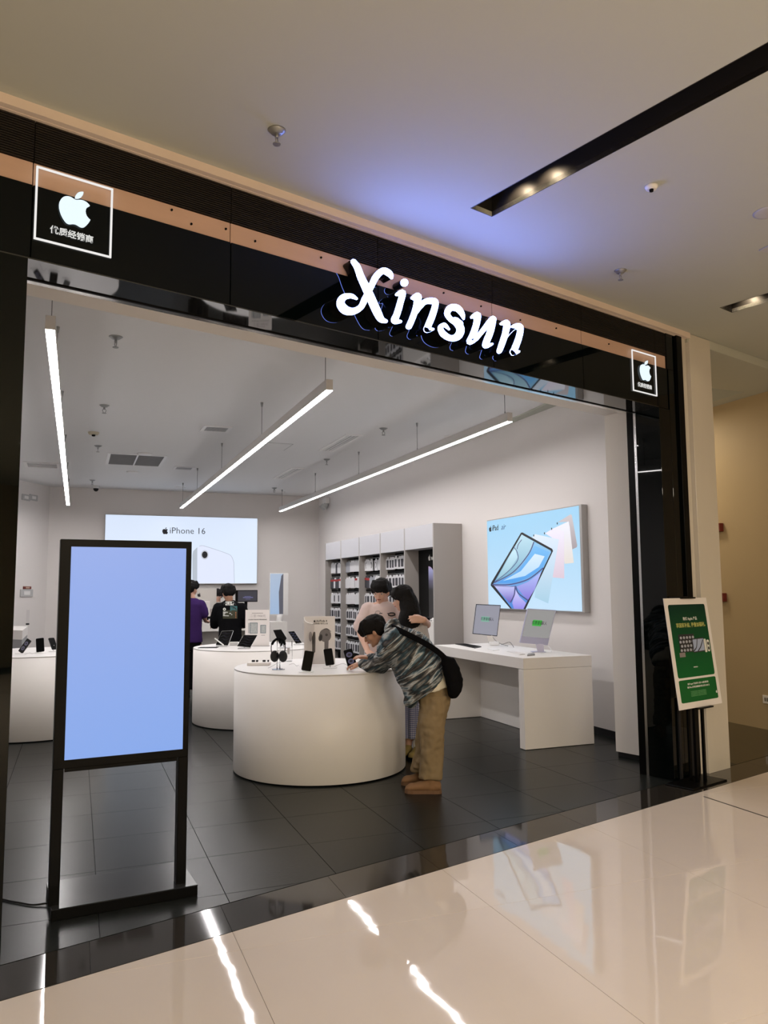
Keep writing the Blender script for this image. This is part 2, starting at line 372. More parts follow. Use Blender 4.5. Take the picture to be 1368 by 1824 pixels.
def text(name, body, size, m, parent, mat4, extrude=0.0008, align='CENTER', shear=0.0, offset=0.0, sx=1.0):
    """lettering as a mesh; mat4 is in the parent's own space, letters in its XY plane"""
    cu = bpy.data.curves.new(name, 'FONT'); cu.body = body; cu.size = size; cu.align_x = align; cu.align_y = 'CENTER'
    cu.extrude = extrude; cu.shear = shear; cu.offset = offset; cu.resolution_u = 2
    t = bpy.data.objects.new(name, cu); C.objects.link(t)
    bpy.context.view_layer.update(); dg = bpy.context.evaluated_depsgraph_get()
    me = bpy.data.meshes.new_from_object(t.evaluated_get(dg)); bpy.data.objects.remove(t); bpy.data.curves.remove(cu)
    me.transform(mat4 @ Matrix.Diagonal((sx, 1, 1, 1))); me.materials.clear(); me.materials.append(m)
    o = bpy.data.objects.new(name, me); C.objects.link(o); o.parent = parent
    return o
def frame4(o, x, y):
    """matrix whose local X runs along x and Y along y, at o"""
    x = Vector(x).normalized(); y = Vector(y).normalized(); z = x.cross(y)
    return Matrix((( x.x, y.x, z.x, o[0]), (x.y, y.y, z.y, o[1]), (x.z, y.z, z.z, o[2]), (0, 0, 0, 1)))
RW = math.degrees(0)
# ================================================================== THE SETTING
H_IN = 3.79; H_MALL = 3.85; XW = 5.33; YB = 17.85
def clip_half(poly, keep):
    out = []
    for i in range(len(poly)):
        a, b = poly[i], poly[(i + 1) % len(poly)]; ka, kb = keep(a), keep(b)
        if ka >= 0: out.append(a)
        if (ka >= 0) != (kb >= 0):
            t = ka / (ka - kb); out.append((a[0] + (b[0] - a[0]) * t, a[1] + (b[1] - a[1]) * t))
    return out
tt = lambda p: st(Vector((p[0], p[1], 0)))[1]
# floor: a screed under everything; its tiles are children
fl = MB(); fl.box(-6, 9, -9, 19, -.2, -.012)
floor = struct(fl.build('floor', M['grout']))
def tiles(x0, x1, dx, y0, y1, dy, gap, keep, m, name, zt=0.0):
    full = None; n = 0
    y = y0
    while y < y1:
        x = x0
        while x < x1:
            q = [(x + gap, y + gap), (x + dx - gap, y + gap), (x + dx - gap, y + dy - gap), (x + gap, y + dy - gap)]
            ks = [k(p) for k in keep for p in q]
            if min(ks) >= 0:
                if full is None:
                    b = MB(); b.box(-dx / 2 + gap, dx / 2 - gap, -dy / 2 + gap, dy / 2 - gap, -.012, 0); full = b.build(name, m, floor)
                    o = full
                else:
                    o = full.copy(); C.objects.link(o)
                o.location = (x + dx / 2, y + dy / 2, zt); n += 1
            else:
                for k in keep: q = clip_half(q, k) if len(q) > 2 else []
                if len(q) > 2:
                    area_ = abs(sum(q[i][0] * q[(i + 1) % len(q)][1] - q[(i + 1) % len(q)][0] * q[i][1] for i in range(len(q)))) / 2
                    if area_ > .002:
                        b = MB(); b.prism(q, -.012, 0); o = b.build(name, m, floor); o.location = (0, 0, zt); n += 1
            x += dx
        y += dy
    return n
S_IN = [lambda p: tt(p) - .004, lambda p: 5.55 - p[0], lambda p: p[0] + 2.35, lambda p: 17.9 - p[1]]
tiles(.145 - 4 * .625, 5.6, .625, 5.49 - 5 * .61, 18, .61, .0018, S_IN, M['storetile'], 'floor_tile')
G_IN = [lambda p: -tt(p) - .004, lambda p: tt(p) + .312]
tiles(.10 - 4 * .62, 9, .62, 0, 8, 8, .001, G_IN + [lambda p: 8.9 - p[0]], M['granite'], 'granite_kerb')
L_IN = [lambda p: -tt(p) - .318]
tiles(.72 - 1.25 * 5, 9, 1.25, -.15 - 1.25 * 6, 8, 1.25, .0010, L_IN, M['malltile'], 'polished_tile')
b = MB(); b.prism([(4.462, -9), (4.478, -9), (4.478, 4.8), (4.462, 4.8)], -.012, 0.0006); struct(b.build('floor_joint', M['darkjoint'], floor))
# greenish dark stone of the side corridor
b = MB(); q = [(5.55, 3), (7.2, 3), (7.2, 14), (5.55, 14)]; q = clip_half(q, lambda p: tt(p) - .004); b.prism(q, -.012, 0)
b.build('corridor_slab', mat('dark_green_stone', (0.032, 0.026, 0.012), .14, spec=.35, noise=(8, .1)), floor)

# walls
b = MB(); b.box(-3, XW + .2, YB, YB + .15, 0, 4); struct(b.build('wall_back', M['wall']))
b = MB(); q = [(XW, 0), (XW, 0)]
b.prism([(XW, 5.9), (5.62, 5.9), (5.62, YB + .15), (XW, YB + .15)], 0, 4)
wr = struct(b.build('wall_right', M['wall']))
b = MB(); b.prism([(-.596, 17.85), (-.75, 17.95), (-2.45, 15.1), (-2.45, 3.2), (-2.3, 3.2), (-2.3, 15.05)], 0, 4); struct(b.build('wall_left', M['wall']))
b = MB(); b.box(XW - .012, XW, 6.6, YB, 0, .07); struct(b.build('baseboard_right', M['darkgrey']))
b = MB(); b.box(7.18, 7.4, -2.0, 14, 0, 4.2); b.box(5.62, 7.18, 13.9, 14.1, 0, 4.2); struct(b.build('wall_corridor', M['tan']))
b = MB(); b.box(-6, 9, -9.2, -9, 0, 4.2); b.box(-6.2, -6, -9, 19, 0, 4.2); b.box(9, 9.2, -9, 19, 0, 4.2)
struct(b.build('wall_mall', M['tan']))
# pier on the right, just inside the front
b = MB()
q = [W(5.5, .33), W(5.5, .885), W(6.15, .885), W(6.15, .33)]
b.prism([(p.x, p.y) for p in q], .045, 3.27)
struct(b.build('trim_1', mat('pier_white', (.88, .85, .82), .7)))
b = MB(); q = [W(5.512, .33), W(5.512, .87), W(6.15, .87), W(6.15, .33)]; b.prism([(p.x, p.y) for p in q], 0, .045); struct(b.build('baseboard_pier', M['darkgrey']))
# ceilings
def slab(name, outer, z, holes, m, th=.02, side=None):
    """flat ceiling with rectangular openings"""
    b = MB(); loops = [[Vector((x, y, 0)) for x, y in outer]] + [[Vector((x, y, 0)) for x, y in h] for h in holes]
    allp = [p for l in loops for p in l]; tri = mg.tessellate_polygon(loops)
    lo = [b.bm.verts.new((p.x, p.y, z)) for p in allp]
    for t in tri:
        f = b.bm.faces.new([lo[i] for i in t])
    bmesh.ops.recalc_face_normals(b.bm, faces=b.bm.faces[:])
    for f in b.bm.faces:
        if f.normal.z > 0: f.normal_flip()
    r = bmesh.ops.extrude_face_region(b.bm, geom=b.bm.faces[:])
    bmesh.ops.translate(b.bm, vec=(0, 0, th), verts=[v for v in r['geom'] if isinstance(v, bmesh.types.BMVert)])
    return struct(b.build(name, m, fixn=True))
q = [W(-3, .25), W(6.2, .25)]
SLOTS = [(2.33, 2.505, -.545, -5.2), (5.13, 5.315, -.552, -4.6), (-.47, -.295, -.55, -5.2)]
def slot_poly(s0, s1, t0, t1): return [tuple(W(s, t)[:2]) for s, t in ((s0, t0), (s1, t0), (s1, t1), (s0, t1))]
VENT = [  # label, four corners on the shop ceiling, kind
 ]
slab('ceiling', [(q[0].x, q[0].y), (q[1].x, q[1].y), (5.6, YB + .1), (-3, YB + .1)], H_IN, [], M['ceil'], .25)
outer = [tuple(W(-5, -.035)[:2]), tuple(W(8.5, -.035)[:2]), (9, -9), (-6, -9)]
mc = slab('ceiling_mall', outer, H_MALL, [slot_poly(*s) for s in SLOTS], M['mallceil'], .03)
# corridor ceiling with a raised tray
hole = [(5.75, 6.55), (6.96, 6.55), (6.96, 12.5), (5.75, 12.5)]
q0, q1 = W(5.5, -.03), W(8.3, -.03)
slab('ceiling_corridor', [(q0.x, q0.y), (q1.x, q1.y), (7.3, 14), (5.5, 14)], 3.77, [hole], M['mallceil'], .2)
b = MB(); b.box(5.7, 7.0, 6.5, 12.6, 3.97, 4.0); struct(b.build('ceiling_tray', M['mallceil']))
# header behind the fascia (own local frame of the shop front)
FR = thing('storefront', 'black glass shop front with ribbed band and lit lettering above the entrance', 'shop front', SO, ANG)
b = MB(); b.box(-2.6, 5.5, .33, .885, 3.262, 3.80); hd = struct(b.build('trim_2', M['header'])); hd.location = SO; hd.rotation_euler = (0, 0, ANG)

# ================================================================== SHOP FRONT
seams = [-2.03, -1.01, .01, 1.028, 2.04, 3.06, 4.05, 5.045]
edges = seams + [5.205]
for a, c in zip(edges, edges[1:]):
    g = .0025
    b = MB(); b.box(a + g, c - g, 0, .03, 3.125, 3.478, .001, 1); b.build('glass_panel', M['blackglass'], FR)
    b = MB(); b.box(a + g, c - g, .012, .03, 3.48, 3.592); b.build('bronze_strip', M['bronze'], FR)
    b = MB(); b.box(a + g, c - g, .02, .03, 3.594, 3.80)
    for k in range(17): b.box(a + g, c - g, 0.002, .022, 3.596 + k * .0120, 3.596 + k * .0120 + .007)
    b.build('ribbed_panel', M['rib'], FR)
# little fixing studs along the bronze band
b = MB()
for s_, z_ in ((1.0, 3.55), (.69, 3.565), (.80, 3.52), (1.18, 3.53), (1.62, 3.55), (2.6, 3.56), (3.35, 3.53), (4.4, 3.55), (2.95, 3.545), (3.75, 3.55)): b.cone((s_, .013, z_), (s_, .004, z_), .006, seg=8)
tag(b.build('fixing_studs', M['black'], FR), kind='stuff')
b = MB(); b.box(-2.6, 5.06, .03, .33, 3.14, 3.80); b.build('fascia_box', M['blackmatt'], FR)
b = MB(); b.box(-2.6, 5.06, .0, .245, 3.118, 3.124); b.build('soffit_panel', M['soffit'], FR)
b = MB(); b.box(0, 5.06, .245, .26, 3.112, 3.14); b.build('soffit_lip', M['black'], FR)
b = MB(); b.box(0, 5.06, .262, .33, 3.122, 3.14, .004, 1); b.build('shutter_track', mat('polished_track', (.6, .58, .56), .12, .9), FR)
# right jamb: reveal, metal guide, front panels
b = MB(); b.box(5.06, 5.22, 0, .235, 0, 3.118, .001, 1); b.build('jamb_panel', M['blackglass'], FR)
b = MB(); b.box(5.062, 5.075, .238, .262, 0, 3.112); b.build('guide_rail', M['steel'], FR)
b = MB(); b.box(5.062, 5.5, .264, .33, 0, 3.27); b.build('jamb_post', M['black'], FR)
b = MB(); b.box(5.223, 5.335, 0, .2, 0, 3.478, .001, 1); b.box(5.207, 5.335, 0, .2, 3.48, 3.80); b.build('glass_panel', M['blackglass'], FR)
b = MB(); b.box(5.337, 5.422, -.022, .2, 0, 3.83, .002, 1); b.build('end_post', M['black'], FR)
b = MB(); b.box(5.062, 5.20, -.001, .1, 3.12, 3.476); b.build('corner_panel', M['blackglass'], FR)
# left jamb
for i, (a, c) in enumerate(((-2.6, -1.92), (-1.915, -1.01), (-1.005, 0.0))):
    b = MB(); b.box(a, c, 0, .25, 0, 3.12, .001, 1); b.build('jamb_panel', M['blackglass'], FR)
# plaster lip where the mall ceiling meets the front
b = MB(); b.box(-3, 5.52, -.05, -.012, 3.802, 3.86); b.box(-3, 5.52, -.012, .03, 3.80, 3.86)
lip = struct(b.build('trim_3', M['cream'])); lip.location = SO; lip.rotation_euler = (0, 0, ANG)
b = MB(); b.box(5.424, 5.512, .0, .5, 0, 3.845); b.box(5.514, 5.86, -.041, .8, 0, 3.845, .002, 1)
pil = struct(b.build('trim_4', M['marble'])); pil.location = SO; pil.rotation_euler = (0, 0, ANG)

# lit shop name: each letter a part with its lit face as sub-part
sign = thing('shop_sign', 'large white illuminated letters XINSUN standing proud of the black glass fascia', 'sign', SO, ANG)
LET = {
 'X': [[(214, 92, 36), (240, 130, 46), (262, 190, 50), (300, 270, 58), (330, 335, 60), (366, 415, 58), (392, 462, 46), (422, 476, 24)],
       [(460, 198, 16), (447, 172, 44), (405, 152, 46), (360, 190, 46), (325, 260, 42), (290, 330, 44), (262, 385, 42), (212, 412, 50), (160, 402, 62), (132, 360, 56), (152, 322, 48), (200, 314, 32), (236, 332, 12)]],
 'i': [[(492, 304, 18), (530, 292, 42), (516, 355, 44), (494, 430, 46), (478, 472, 46), (515, 478, 20)], [(540.5, 227, 54), (541.5, 230, 54)]],
 'n': [[(592, 326, 20), (628, 316, 50), (616, 390, 44), (592, 460, 42), (570, 510, 42)],
       [(612, 425, 24), (640, 385, 34), (672, 352, 40), (715, 345, 46), (741, 358, 42), (724, 430, 46), (694, 505, 46), (686, 532, 42), (725, 527, 16)]],
 's': [[(922, 462, 10), (910, 425, 36), (880, 392, 48), (838, 390, 48), (816, 425, 40), (838, 462, 36), (880, 488, 52), (902, 530, 56), (882, 574, 54), (836, 584, 42), (790, 556, 44), (772, 516, 34), (798, 500, 28), (828, 528, 10)],
       [(850, 460, 14), (872, 464, 26), (900, 490, 40)]],
 'u': [[(974, 450, 18), (1010, 436, 46), (1002, 500, 44), (980, 565, 46), (960, 608, 42), (998, 590, 30), (1045, 535, 34), (1085, 485, 40), (1108, 462, 46)],
       [(1110, 464, 46), (1094, 540, 46), (1066, 612, 46), (1064, 634, 36), (1104, 622, 14)]],
 'n2': [[(1162, 492, 16), (1197, 488, 46), (1190, 550, 44), (1166, 625, 42), (1150, 668, 36)],
        [(1180, 588, 24), (1212, 545, 34), (1248, 512, 40), (1285, 514, 42), (1276, 580, 44), (1250, 650, 46), (1238, 678, 42), (1276, 670, 14)]],
}
TL = -.085
for k, strokes in LET.items():
    body = MB(); face = MB()
    for sp in strokes:
        path = smooth_path(sp, 6)
        for grow, mb, h0, h1 in ((1.0, body, TL + .004, -.002), (0.97, face, TL - .002, TL + .004)):
            ol = stroke_outline([(a, c, d * grow * (.87 if d > 30 else .97)) for a, c, d in path])
            pts = [onf(570 + a / 3.6, 440 + c / 3.6, TL) for a, c in ol]
            mb.prism(pts, h0, h1, lambda u, v, h: Vector((u, h, v)))
    lo = body.build('letter', M['blackgloss'], sign); face.build('letter_face', M['letter'], lo)
# two dealer badges
def badge(s0, s1, z0, z1, label, cx=.5):
    t = thing('dealer_badge', label, 'sign', W(0, 0), ANG)
    b = MB(); lw = .0085; y0, y1 = -.012, -.004
    b.box(s0, s1, y0, y1, z1 - lw, z1); b.box(s0, s1, y0, y1, z0, z0 + lw); b.box(s0, s0 + lw, y0, y1, z0 + lw, z1 - lw); b.box(s1 - lw, s1, y0, y1, z0 + lw, z1 - lw)
    b.build('outline', M['logoline'], t)
    sc_ = s0 + (s1 - s0) * cx; zc = (z0 + z1) / 2
    e = emblem('emblem', .178, M['logolit'], t, lambda u, v, h: Vector((sc_ + u, -.004 - h, zc + .026 + v)), 0, .012)
    text('lettering', '优质经销商', .0405, M['logotext'], t, frame4((sc_ - .008, -.006, zc - .112), (1, 0, 0), (0, 0, 1)), .001, offset=.0008)
badge(.019, .378, 3.215, 3.573, 'left lit square badge with bitten fruit emblem beside the left jamb')
badge(4.685, 5.026, 3.205, 3.556, 'right lit square badge with bitten fruit emblem above the green poster stand', .53)

# ================================================================== MALL CEILING FITTINGS
for i, (s0, s1, t0, t1) in enumerate(SLOTS[:2]):
    t = thing('light_slot', ['long black recessed light slot crossing the mall ceiling', 'short visible end of a black light slot at the right edge'][i], 'light', W(s0, t0, H_MALL), ANG)
    L_ = t1 - t0; wd = s1 - s0
    b = MB(); b.box(-.004, 0, L_, 0, -.001, .16); b.box(wd, wd + .004, L_, 0, -.001, .16); b.box(-.004, wd + .004, 0, .004, -.001, .16); b.box(-.004, wd + .004, L_, 0.004, .155, .16)
    b.build('channel', mat('slot_black', (.02, .018, .016), .45), t)
    for ty in ((-.235, -.455, -1.95) if i == 0 else (-.15, -.9)):
        b = MB(); b.cone((wd / 2, ty, .155), (wd / 2, ty, .10), .034, .040, 16); lp = b.build('lamp_head', M['black'], t)
        b = MB(); b.cone((wd / 2, ty, .099), (wd / 2, ty, .096), .026, .026, 16); b.build('lamp_lens', M['spot'], lp)
        l = bpy.data.lights.new('slot_lamp', 'SPOT'); l.energy = 4.5; l.color = (1, .78, .52); l.spot_size = math.radians(130); l.spot_blend = .6; l.shadow_soft_size = .02
        lo = bpy.data.objects.new('slot_lamp', l); C.objects.link(lo); lo.parent = t; lo.location = (wd / 2, ty, .09); lo.rotation_euler = (0, math.radians(-38), 0)
def sprinkler(p, label, hanging=True, s=1.0, group=None):
    t = thing('sprinkler', label, 'sprinkler', p, random.random() * 3, group)
    b = MB(); b.lathe([(.006 * s, -.022), (.022 * s, -.02), (.034 * s, -.006), (.040 * s, 0)][::-1], seg=20); b.build('cup', M['gsteel'], t)
    b = MB(); b.cone((0, 0, -.018 * s), (0, 0, -.035 * s), .008 * s)
    for a in (-1, 1): b.tube([(a * .006 * s, 0, -.03 * s), (a * .015 * s, 0, -.042 * s), (a * .004 * s, 0, -.062 * s)], .0025 * s, 6)
    b.build('frame', M['gsteel'], t)
    b = MB(); b.cone((0, 0, -.062 * s), (0, 0, -.065 * s), .017 * s, seg=14); b.build('deflector', M['gsteel'], t)
sprinkler(onz(493, 232, H_MALL), 'steel sprinkler on the mall ceiling left of the long light slot', s=1.15)
sprinkler(onz(1105, 482, H_MALL), 'steel sprinkler on the mall ceiling right of the long light slot', s=1.1)
def disc_thing(name, label, cat, p, r, h, m, inner=None):
    t = thing(name, label, cat, p)
    b = MB(); b.lathe([(r, 0), (r, -h * .4), (r * .8, -h), (r * .3, -h)], seg=28); b.build('housing', m, t)
    if inner: b = MB(); b.lathe([(r * .35, -h), (r * .3, -h * 1.6), (r * .12, -h * 1.7)], seg=18); b.build('sensor', inner, t)
    return t
disc_thing('smoke_detector', 'white round smoke detector on the mall ceiling right of the slot', 'detector', onz(1160, 331, H_MALL), .036, .022, M['white'], M['black'])
disc_thing('ceiling_speaker', 'grey round ceiling speaker cut by the right edge of the photo', 'speaker', onz(1368, 378, H_MALL), .085, .008, M['midgrey'])
b = MB(); p = onz(1368, 441, H_MALL); b.box(p.x - .03, p.x + .05, p.y - .03, p.y + .05, H_MALL - .01, H_MALL, .002, 1); tag(b.build('access_plate', M['midgrey']), 'small square plate on the mall ceiling at the right photo edge', 'plate')

# ================================================================== SHOP CEILING
def rect_from(c):
    """rectangle on the shop ceiling from four photo corners"""
    ps = [onz(x, y, H_IN) for x, y in c]; xs = sorted(p.x for p in ps); ys = sorted(p.y for p in ps)
    return (xs[0] + xs[1]) / 2, (xs[2] + xs[3]) / 2, (ys[0] + ys[1]) / 2, (ys[2] + ys[3]) / 2
def grille(label, c, slats, along='x', m=None, back=None, name='ceiling_vent', fr=.028, mid=False):
    x0, x1, y0, y1 = rect_from(c); t = thing(name, label, 'air vent', ((x0 + x1) / 2, (y0 + y1) / 2, H_IN)); w2, d2 = (x1 - x0) / 2, (y1 - y0) / 2
    b = MB()
    for a in ((-w2, w2, -d2, -d2 + fr), (-w2, w2, d2 - fr, d2), (-w2, -w2 + fr, -d2 + fr, d2 - fr), (w2 - fr, w2, -d2 + fr, d2 - fr)): b.box(*a, -.012, 0)
    if mid: b.box(-.012, .012, -d2, d2, -.014, 0)
    b.build('frame', M['white'], t)
    b = MB(); b.box(-w2 + fr, w2 - fr, -d2 + fr, d2 - fr, -.002, 0); b.build('backing', back or M['darkgrey'], t)
    for k in range(slats):
        b = MB()
        if along == 'x': yy = -d2 + fr + (k + .5) * (2 * d2 - 2 * fr) / slats; b.box(-w2 + fr, w2 - fr, yy - .006, yy + .006, -.010, -.003)
        else: xx = -w2 + fr + (k + .5) * (2 * w2 - 2 * fr) / slats; b.box(xx - .006, xx + .006, -d2 + fr, d2 - fr, -.010, -.003)
        b.build('slat', m or M['midgrey'], t)
grille('large dark return air grille in the middle of the shop ceiling', [(191.5, 806), (298, 812), (286.5, 831), (188.6, 826.5)], 16, 'x', M['grey'], mid=True, fr=.045)
grille('small slatted vent nearest the entrance on the shop ceiling', [(363, 757), (412.6, 761), (406.7, 770), (357.6, 766.7)], 14, 'y', fr=.04)
grille('small slatted vent beside the large dark grille', [(311.4, 830), (348, 832), (343.6, 837.3), (307.6, 835)], 12, 'y', fr=.04)
grille('long pale linear vent nearer the entrance on the right', [(615.8, 772.5), (645, 775.4), (595.3, 803.8), (568.4, 802.3)], 3, 'y', M['white'], M['midgrey'], fr=.05)
grille('long pale linear vent farther back on the right', [(516.4, 832.5), (541.2, 834), (509, 853), (488.6, 851.5)], 3, 'y', M['white'], M['midgrey'], fr=.05)
grille('pale linear vent by the left wall of the shop', [(43.9, 822), (106.7, 825), (106.7, 833.8), (42.4, 831)], 3, 'x', M['white'], M['midgrey'], fr=.05)
x0, x1, y0, y1 = rect_from([(475.4, 788), (523.7, 791), (504.7, 802.6), (462, 799.7)])
t = thing('ceiling_hatch', 'flush white access panel behind the middle strip light', 'access panel', ((x0 + x1) / 2, (y0 + y1) / 2, H_IN))
b = MB(); w2, d2 = (x1 - x0) / 2, (y1 - y0) / 2; b.box(-w2, w2, -d2, d2, -.002, 0); b.build('joint', M['grey'], t)
b = MB(); b.box(-w2 + .012, w2 - .012, -d2 + .012, d2 - .012, -.004, 0); b.build('panel', M['ceil'], t)
names = {(206.4, 600): 'shop ceiling sprinkler nearest the entrance, right of the left strip light', (186, 722): 'shop ceiling sprinkler second from the entrance on the left', (174.6, 794): 'shop ceiling sprinkler just left of the large dark grille',
         (164.6, 855): 'shop ceiling sprinkler near the dome camera', (683, 763): 'shop ceiling sprinkler nearest the entrance on the right', (582, 818): 'shop ceiling sprinkler between the two pale right vents', (488.6, 869): 'shop ceiling sprinkler near the back on the right'}
for (x, y), l in names.items(): sprinkler(onz(x, y, H_IN), l, s=1.5)
for (x, y, r), l in {(236, 840.5, .11): 'flat white detector behind the large dark grille', (258, 808, .12): 'flat white detector in front of the large dark grille', (320, 868, .12): 'flat white detector at the far end of the middle strip light', (499, 876, .12): 'flat white detector at the far end of the right strip light', (799, 777, .06): 'flat white detector above the right wall'}.items():
    disc_thing('ceiling_detector', l, 'detector', onz(x, y, H_IN), r, .02, M['white'])
disc_thing('smoke_detector', 'yellowed smoke detector with dark sensor on the left shop ceiling', 'detector', onz(166.7, 770, H_IN), .075, .035, mat('yellowed_plastic', (.55, .50, .38), .5), M['black'])
t = thing('dome_camera', 'dark dome security camera on the back wall ceiling corner', 'camera', onz(170.5, 872, H_IN - .05) * 1.0)
t.location.z = H_IN; t.location.y = 17.4; b = MB(); b.lathe([(.07, 0), (.07, -.05), (.055, -.06)], seg=20); b.build('housing', M['white'], t)
b = MB(); b.ball((0, 0, -.065), (.055, .055, .06)); b.build('dome', M['blackgloss'], t)

# strip lights
def strip(X, y0, y1, cables, label, z0=3.28, wd=.062, hh=.10):
    t = thing('strip_light', label, 'strip light', (X, y0, z0), 0, None)
    b = MB(); b.box(-wd / 2, wd / 2, 0, y1 - y0, .004, hh, .002, 1); b.build('housing', M['alu'] if False else mat('strip_housing', (.62, .60, .58), .4), t)
    b = MB(); b.box(-wd / 2 + .003, wd / 2 - .003, .002, y1 - y0 - .002, 0, .006); b.build('diffuser', M['tube'], t)
    for cy in cables:
        b = MB(); b.cone((0, cy - y0, hh), (0, cy - y0, H_IN - z0), .0028, seg=6); cb = b.build('cable', M['wire'], t)
        b = MB(); b.cone((0, cy - y0, H_IN - z0 - .001), (0, cy - y0, H_IN - z0 - .05), .016, .009, 10); b.build('canopy', M['gsteel'], cb); b = MB(); b.cone((0, cy - y0, hh), (0, cy - y0, hh + .03), .006, seg=8); b.build('cable_grip', M['gsteel'], cb)
strip(-.215, 5.43, 16.7, (5.6, 6.92, 9.2, 11.8, 14.4, 16.5), 'leftmost ceiling strip light, seen steeply above the blue display', 3.285)
strip(1.975, 6.30, 16.6, (6.42, 8.97, 11.72, 14.3, 16.4), 'middle hanging strip light running toward the back wall', 3.285)
strip(4.17, 7.0, 16.95, (7.1, 9.4, 11.73, 14.2, 16.8), 'rightmost hanging strip light beside the right wall', 3.315)

# ================================================================== BACK WALL LIGHTBOX
def onback(px, py, y=None): p = ony(px, py, y or YB); return p.x, p.z
t = thing('light_box', 'large pale blue backlit advertisement on the back wall reading iPhone 16', 'light box', (0.516, YB, 1.72))
bw, bh = 3.32, 1.51
b = MB(); b.box(0, bw, -.10, 0, 0, bh, .003, 1); b.build('frame', M['adframe'], t)
b = MB(); b.box(.012, bw - .012, -.104, -.10, .012, bh - .012); b.build('lit_panel', M['adwhite'], t)
fb = lambda u, v, h: Vector((u, -.104 - h, v))
def bx(px, py): x, z = onback(px, py, YB - .104); return x - .516, z - 1.72
# phone print: outline and camera
cs = 3.42; PX = lambda x, y: bx(180 + x / 4.024, 900 + y / 4.024)
ph = [PX(688, 640), PX(690, 330), PX(698, 300), PX(720, 290), PX(760, 298), PX(900, 345), PX(935, 368), PX(952, 410), PX(953, 700)]
ph = [ph[0]] + [tuple(p) for p in smooth_path(ph[1:-1], 5)] + [ph[-1]]
ph[0] = (ph[0][0], .02); ph[-1] = (ph[-1][0], .02)
b = MB(); b.prism(ph, 0.0002, .001, fb); po = b.build('phone_print', emat('print_phone_white', (.76, .82, 1.0), .97), t)
b = MB(); b.prism(stroke_outline([(x, y, .007) for x, y in ph[8:]]), .0012, .0018, fb); b.build('phone_edge', emat('print_phone_edge', (.35, .38, .45), .9), po)
sd = [PX(655, 360), PX(660, 330), PX(690, 300), PX(690, 640), PX(655, 640)]; b = MB(); b.prism(sd, .0002, .0009, fb); b.build('phone_side', emat('print_phone_side', (.48, .54, .62), .95), po)
cx_, cz_ = PX(743, 355)
for r, m_, h in ((.085, emat('ring_pale', (.62, .66, .75), .9), .0015), (.062, M['ink'], .0025), (.022, M['darkgrey'], .0032)):
    b = MB(); b.prism([(cx_ + r * math.cos(a), cz_ + 1.25 * r * math.sin(a)) for a in [k * math.pi / 12 for k in range(24)]], h - .0006, h, fb); b.build('camera_lens', m_, po)
c0 = bx(294.2, 945.5); emblem('emblem', .15, M['ink'], t, lambda u, v, h: Vector((c0[0] + u, -.105 - h, c0[1] + v)))
c0 = bx(334.2, 946); text('lettering', 'iPhone 16', .196, M['ink'], t, frame4((c0[0], -.106, c0[1]), (1, 0, 0), (0, 0, 1)), .0006, offset=-.001)

# ================================================================== RIGHT WALL LIGHTBOX
XS = 5.25; t = thing('light_box', 'sky blue backlit tablet advertisement on the right wall above the white desk', 'light box', (XS, 9.49, 1.305))
# local frame: u along -Y (left to right in the photo), so use a function
LW, LH = 2.18, 1.21
b = MB(); b.box(0, XW - XS, -LW, 0, 0, LH, .003, 1); b.build('frame', M['adframe'], t)
b = MB(); b.box(-.003, 0, -LW + .045, -.006, .012, LH - .012); b.build('lit_panel', M['adblue'], t)
fx = lambda u, v, h: Vector((-.003 - h, -u, v))
def ux(x, y):                                   # from the enlarged view of the advertisement
    p = onx(860 + x / 6.84, 890 + y / 6.84, XS - .003); return 9.49 - p.y, p.z - 1.305
def printed(name, pts, m_, h, par=None, smooth=False):
    q = [ux(*p) for p in pts]
    q = [(u, max(.013, v)) for u, v in q]
    b = MB(); b.prism(q, h - .0006, h, fx); return b.build(name, m_, par or t)
A_ = [('backmost_tablet', [(915, 275), (1070, 178), (1085, 190), (1150, 555), (1145, 580), (1085, 608), (1050, 270)], (.36, .31, .34), (.62, .56, .58)),
      ('cream_tablet', [(850, 355), (1045, 265), (1060, 330), (1110, 770), (1000, 782), (920, 400)], (.78, .72, .66), (.86, .86, .97)),
      ('pink_tablet', [(760, 410), (860, 350), (990, 385), (995, 960), (855, 948), (870, 480)], (.72, .58, .68), (.88, .84, .97)),
      ('pale_blue_tablet', [(600, 460), (640, 420), (930, 485), (800, 1265), (635, 1190), (700, 520)], (.38, .62, .78), (.74, .83, .97))]
for i, (nm, pts, c0, c1) in enumerate(A_): printed(nm, pts, emat(nm, c0, 1.0, grad=c1), .001 + .0008 * i)
for x, y in ((843, 355), (755, 410), (625, 437), (911, 290)): q = ux(x, y); b = MB(); b.prism([(q[0] + .010 * math.cos(a), q[1] + .014 * math.sin(a)) for a in [k * math.pi / 5 for k in range(10)]], .0045, .0052, fx); b.build('camera_dot', M['ink'], t)
fronttab = printed('front_tablet', [(470, 403), (488, 400), (850, 600), (860, 625), (525, 1345), (340, 1345), (100, 1045), (105, 1015)], M['ink'], .0056)
printed('screen_art', [(478, 425), (832, 620), (838, 640), (500, 1340), (360, 1340), (130, 1030)], emat('art_blue', (.05, .22, .66), 1.0, grad=(.30, .62, .90)), .0064, fronttab)
art = [((130, 1022), (400, 700), (620, 515), (478, 425), 'art_teal', (.30, .62, .74)),]
printed('screen_art', [(150, 1005), (380, 905), (560, 700), (628, 512), (480, 425), (300, 730)], emat('art_teal', (.14, .38, .54), 1.0, grad=(.52, .76, .88)), .007, fronttab)
printed('screen_art', [(160, 1000), (330, 860), (430, 700), (400, 600), (360, 640)], emat('art_teal2', (.25, .50, .62), 1.0, grad=(.60, .84, .96)), .0074, fronttab)
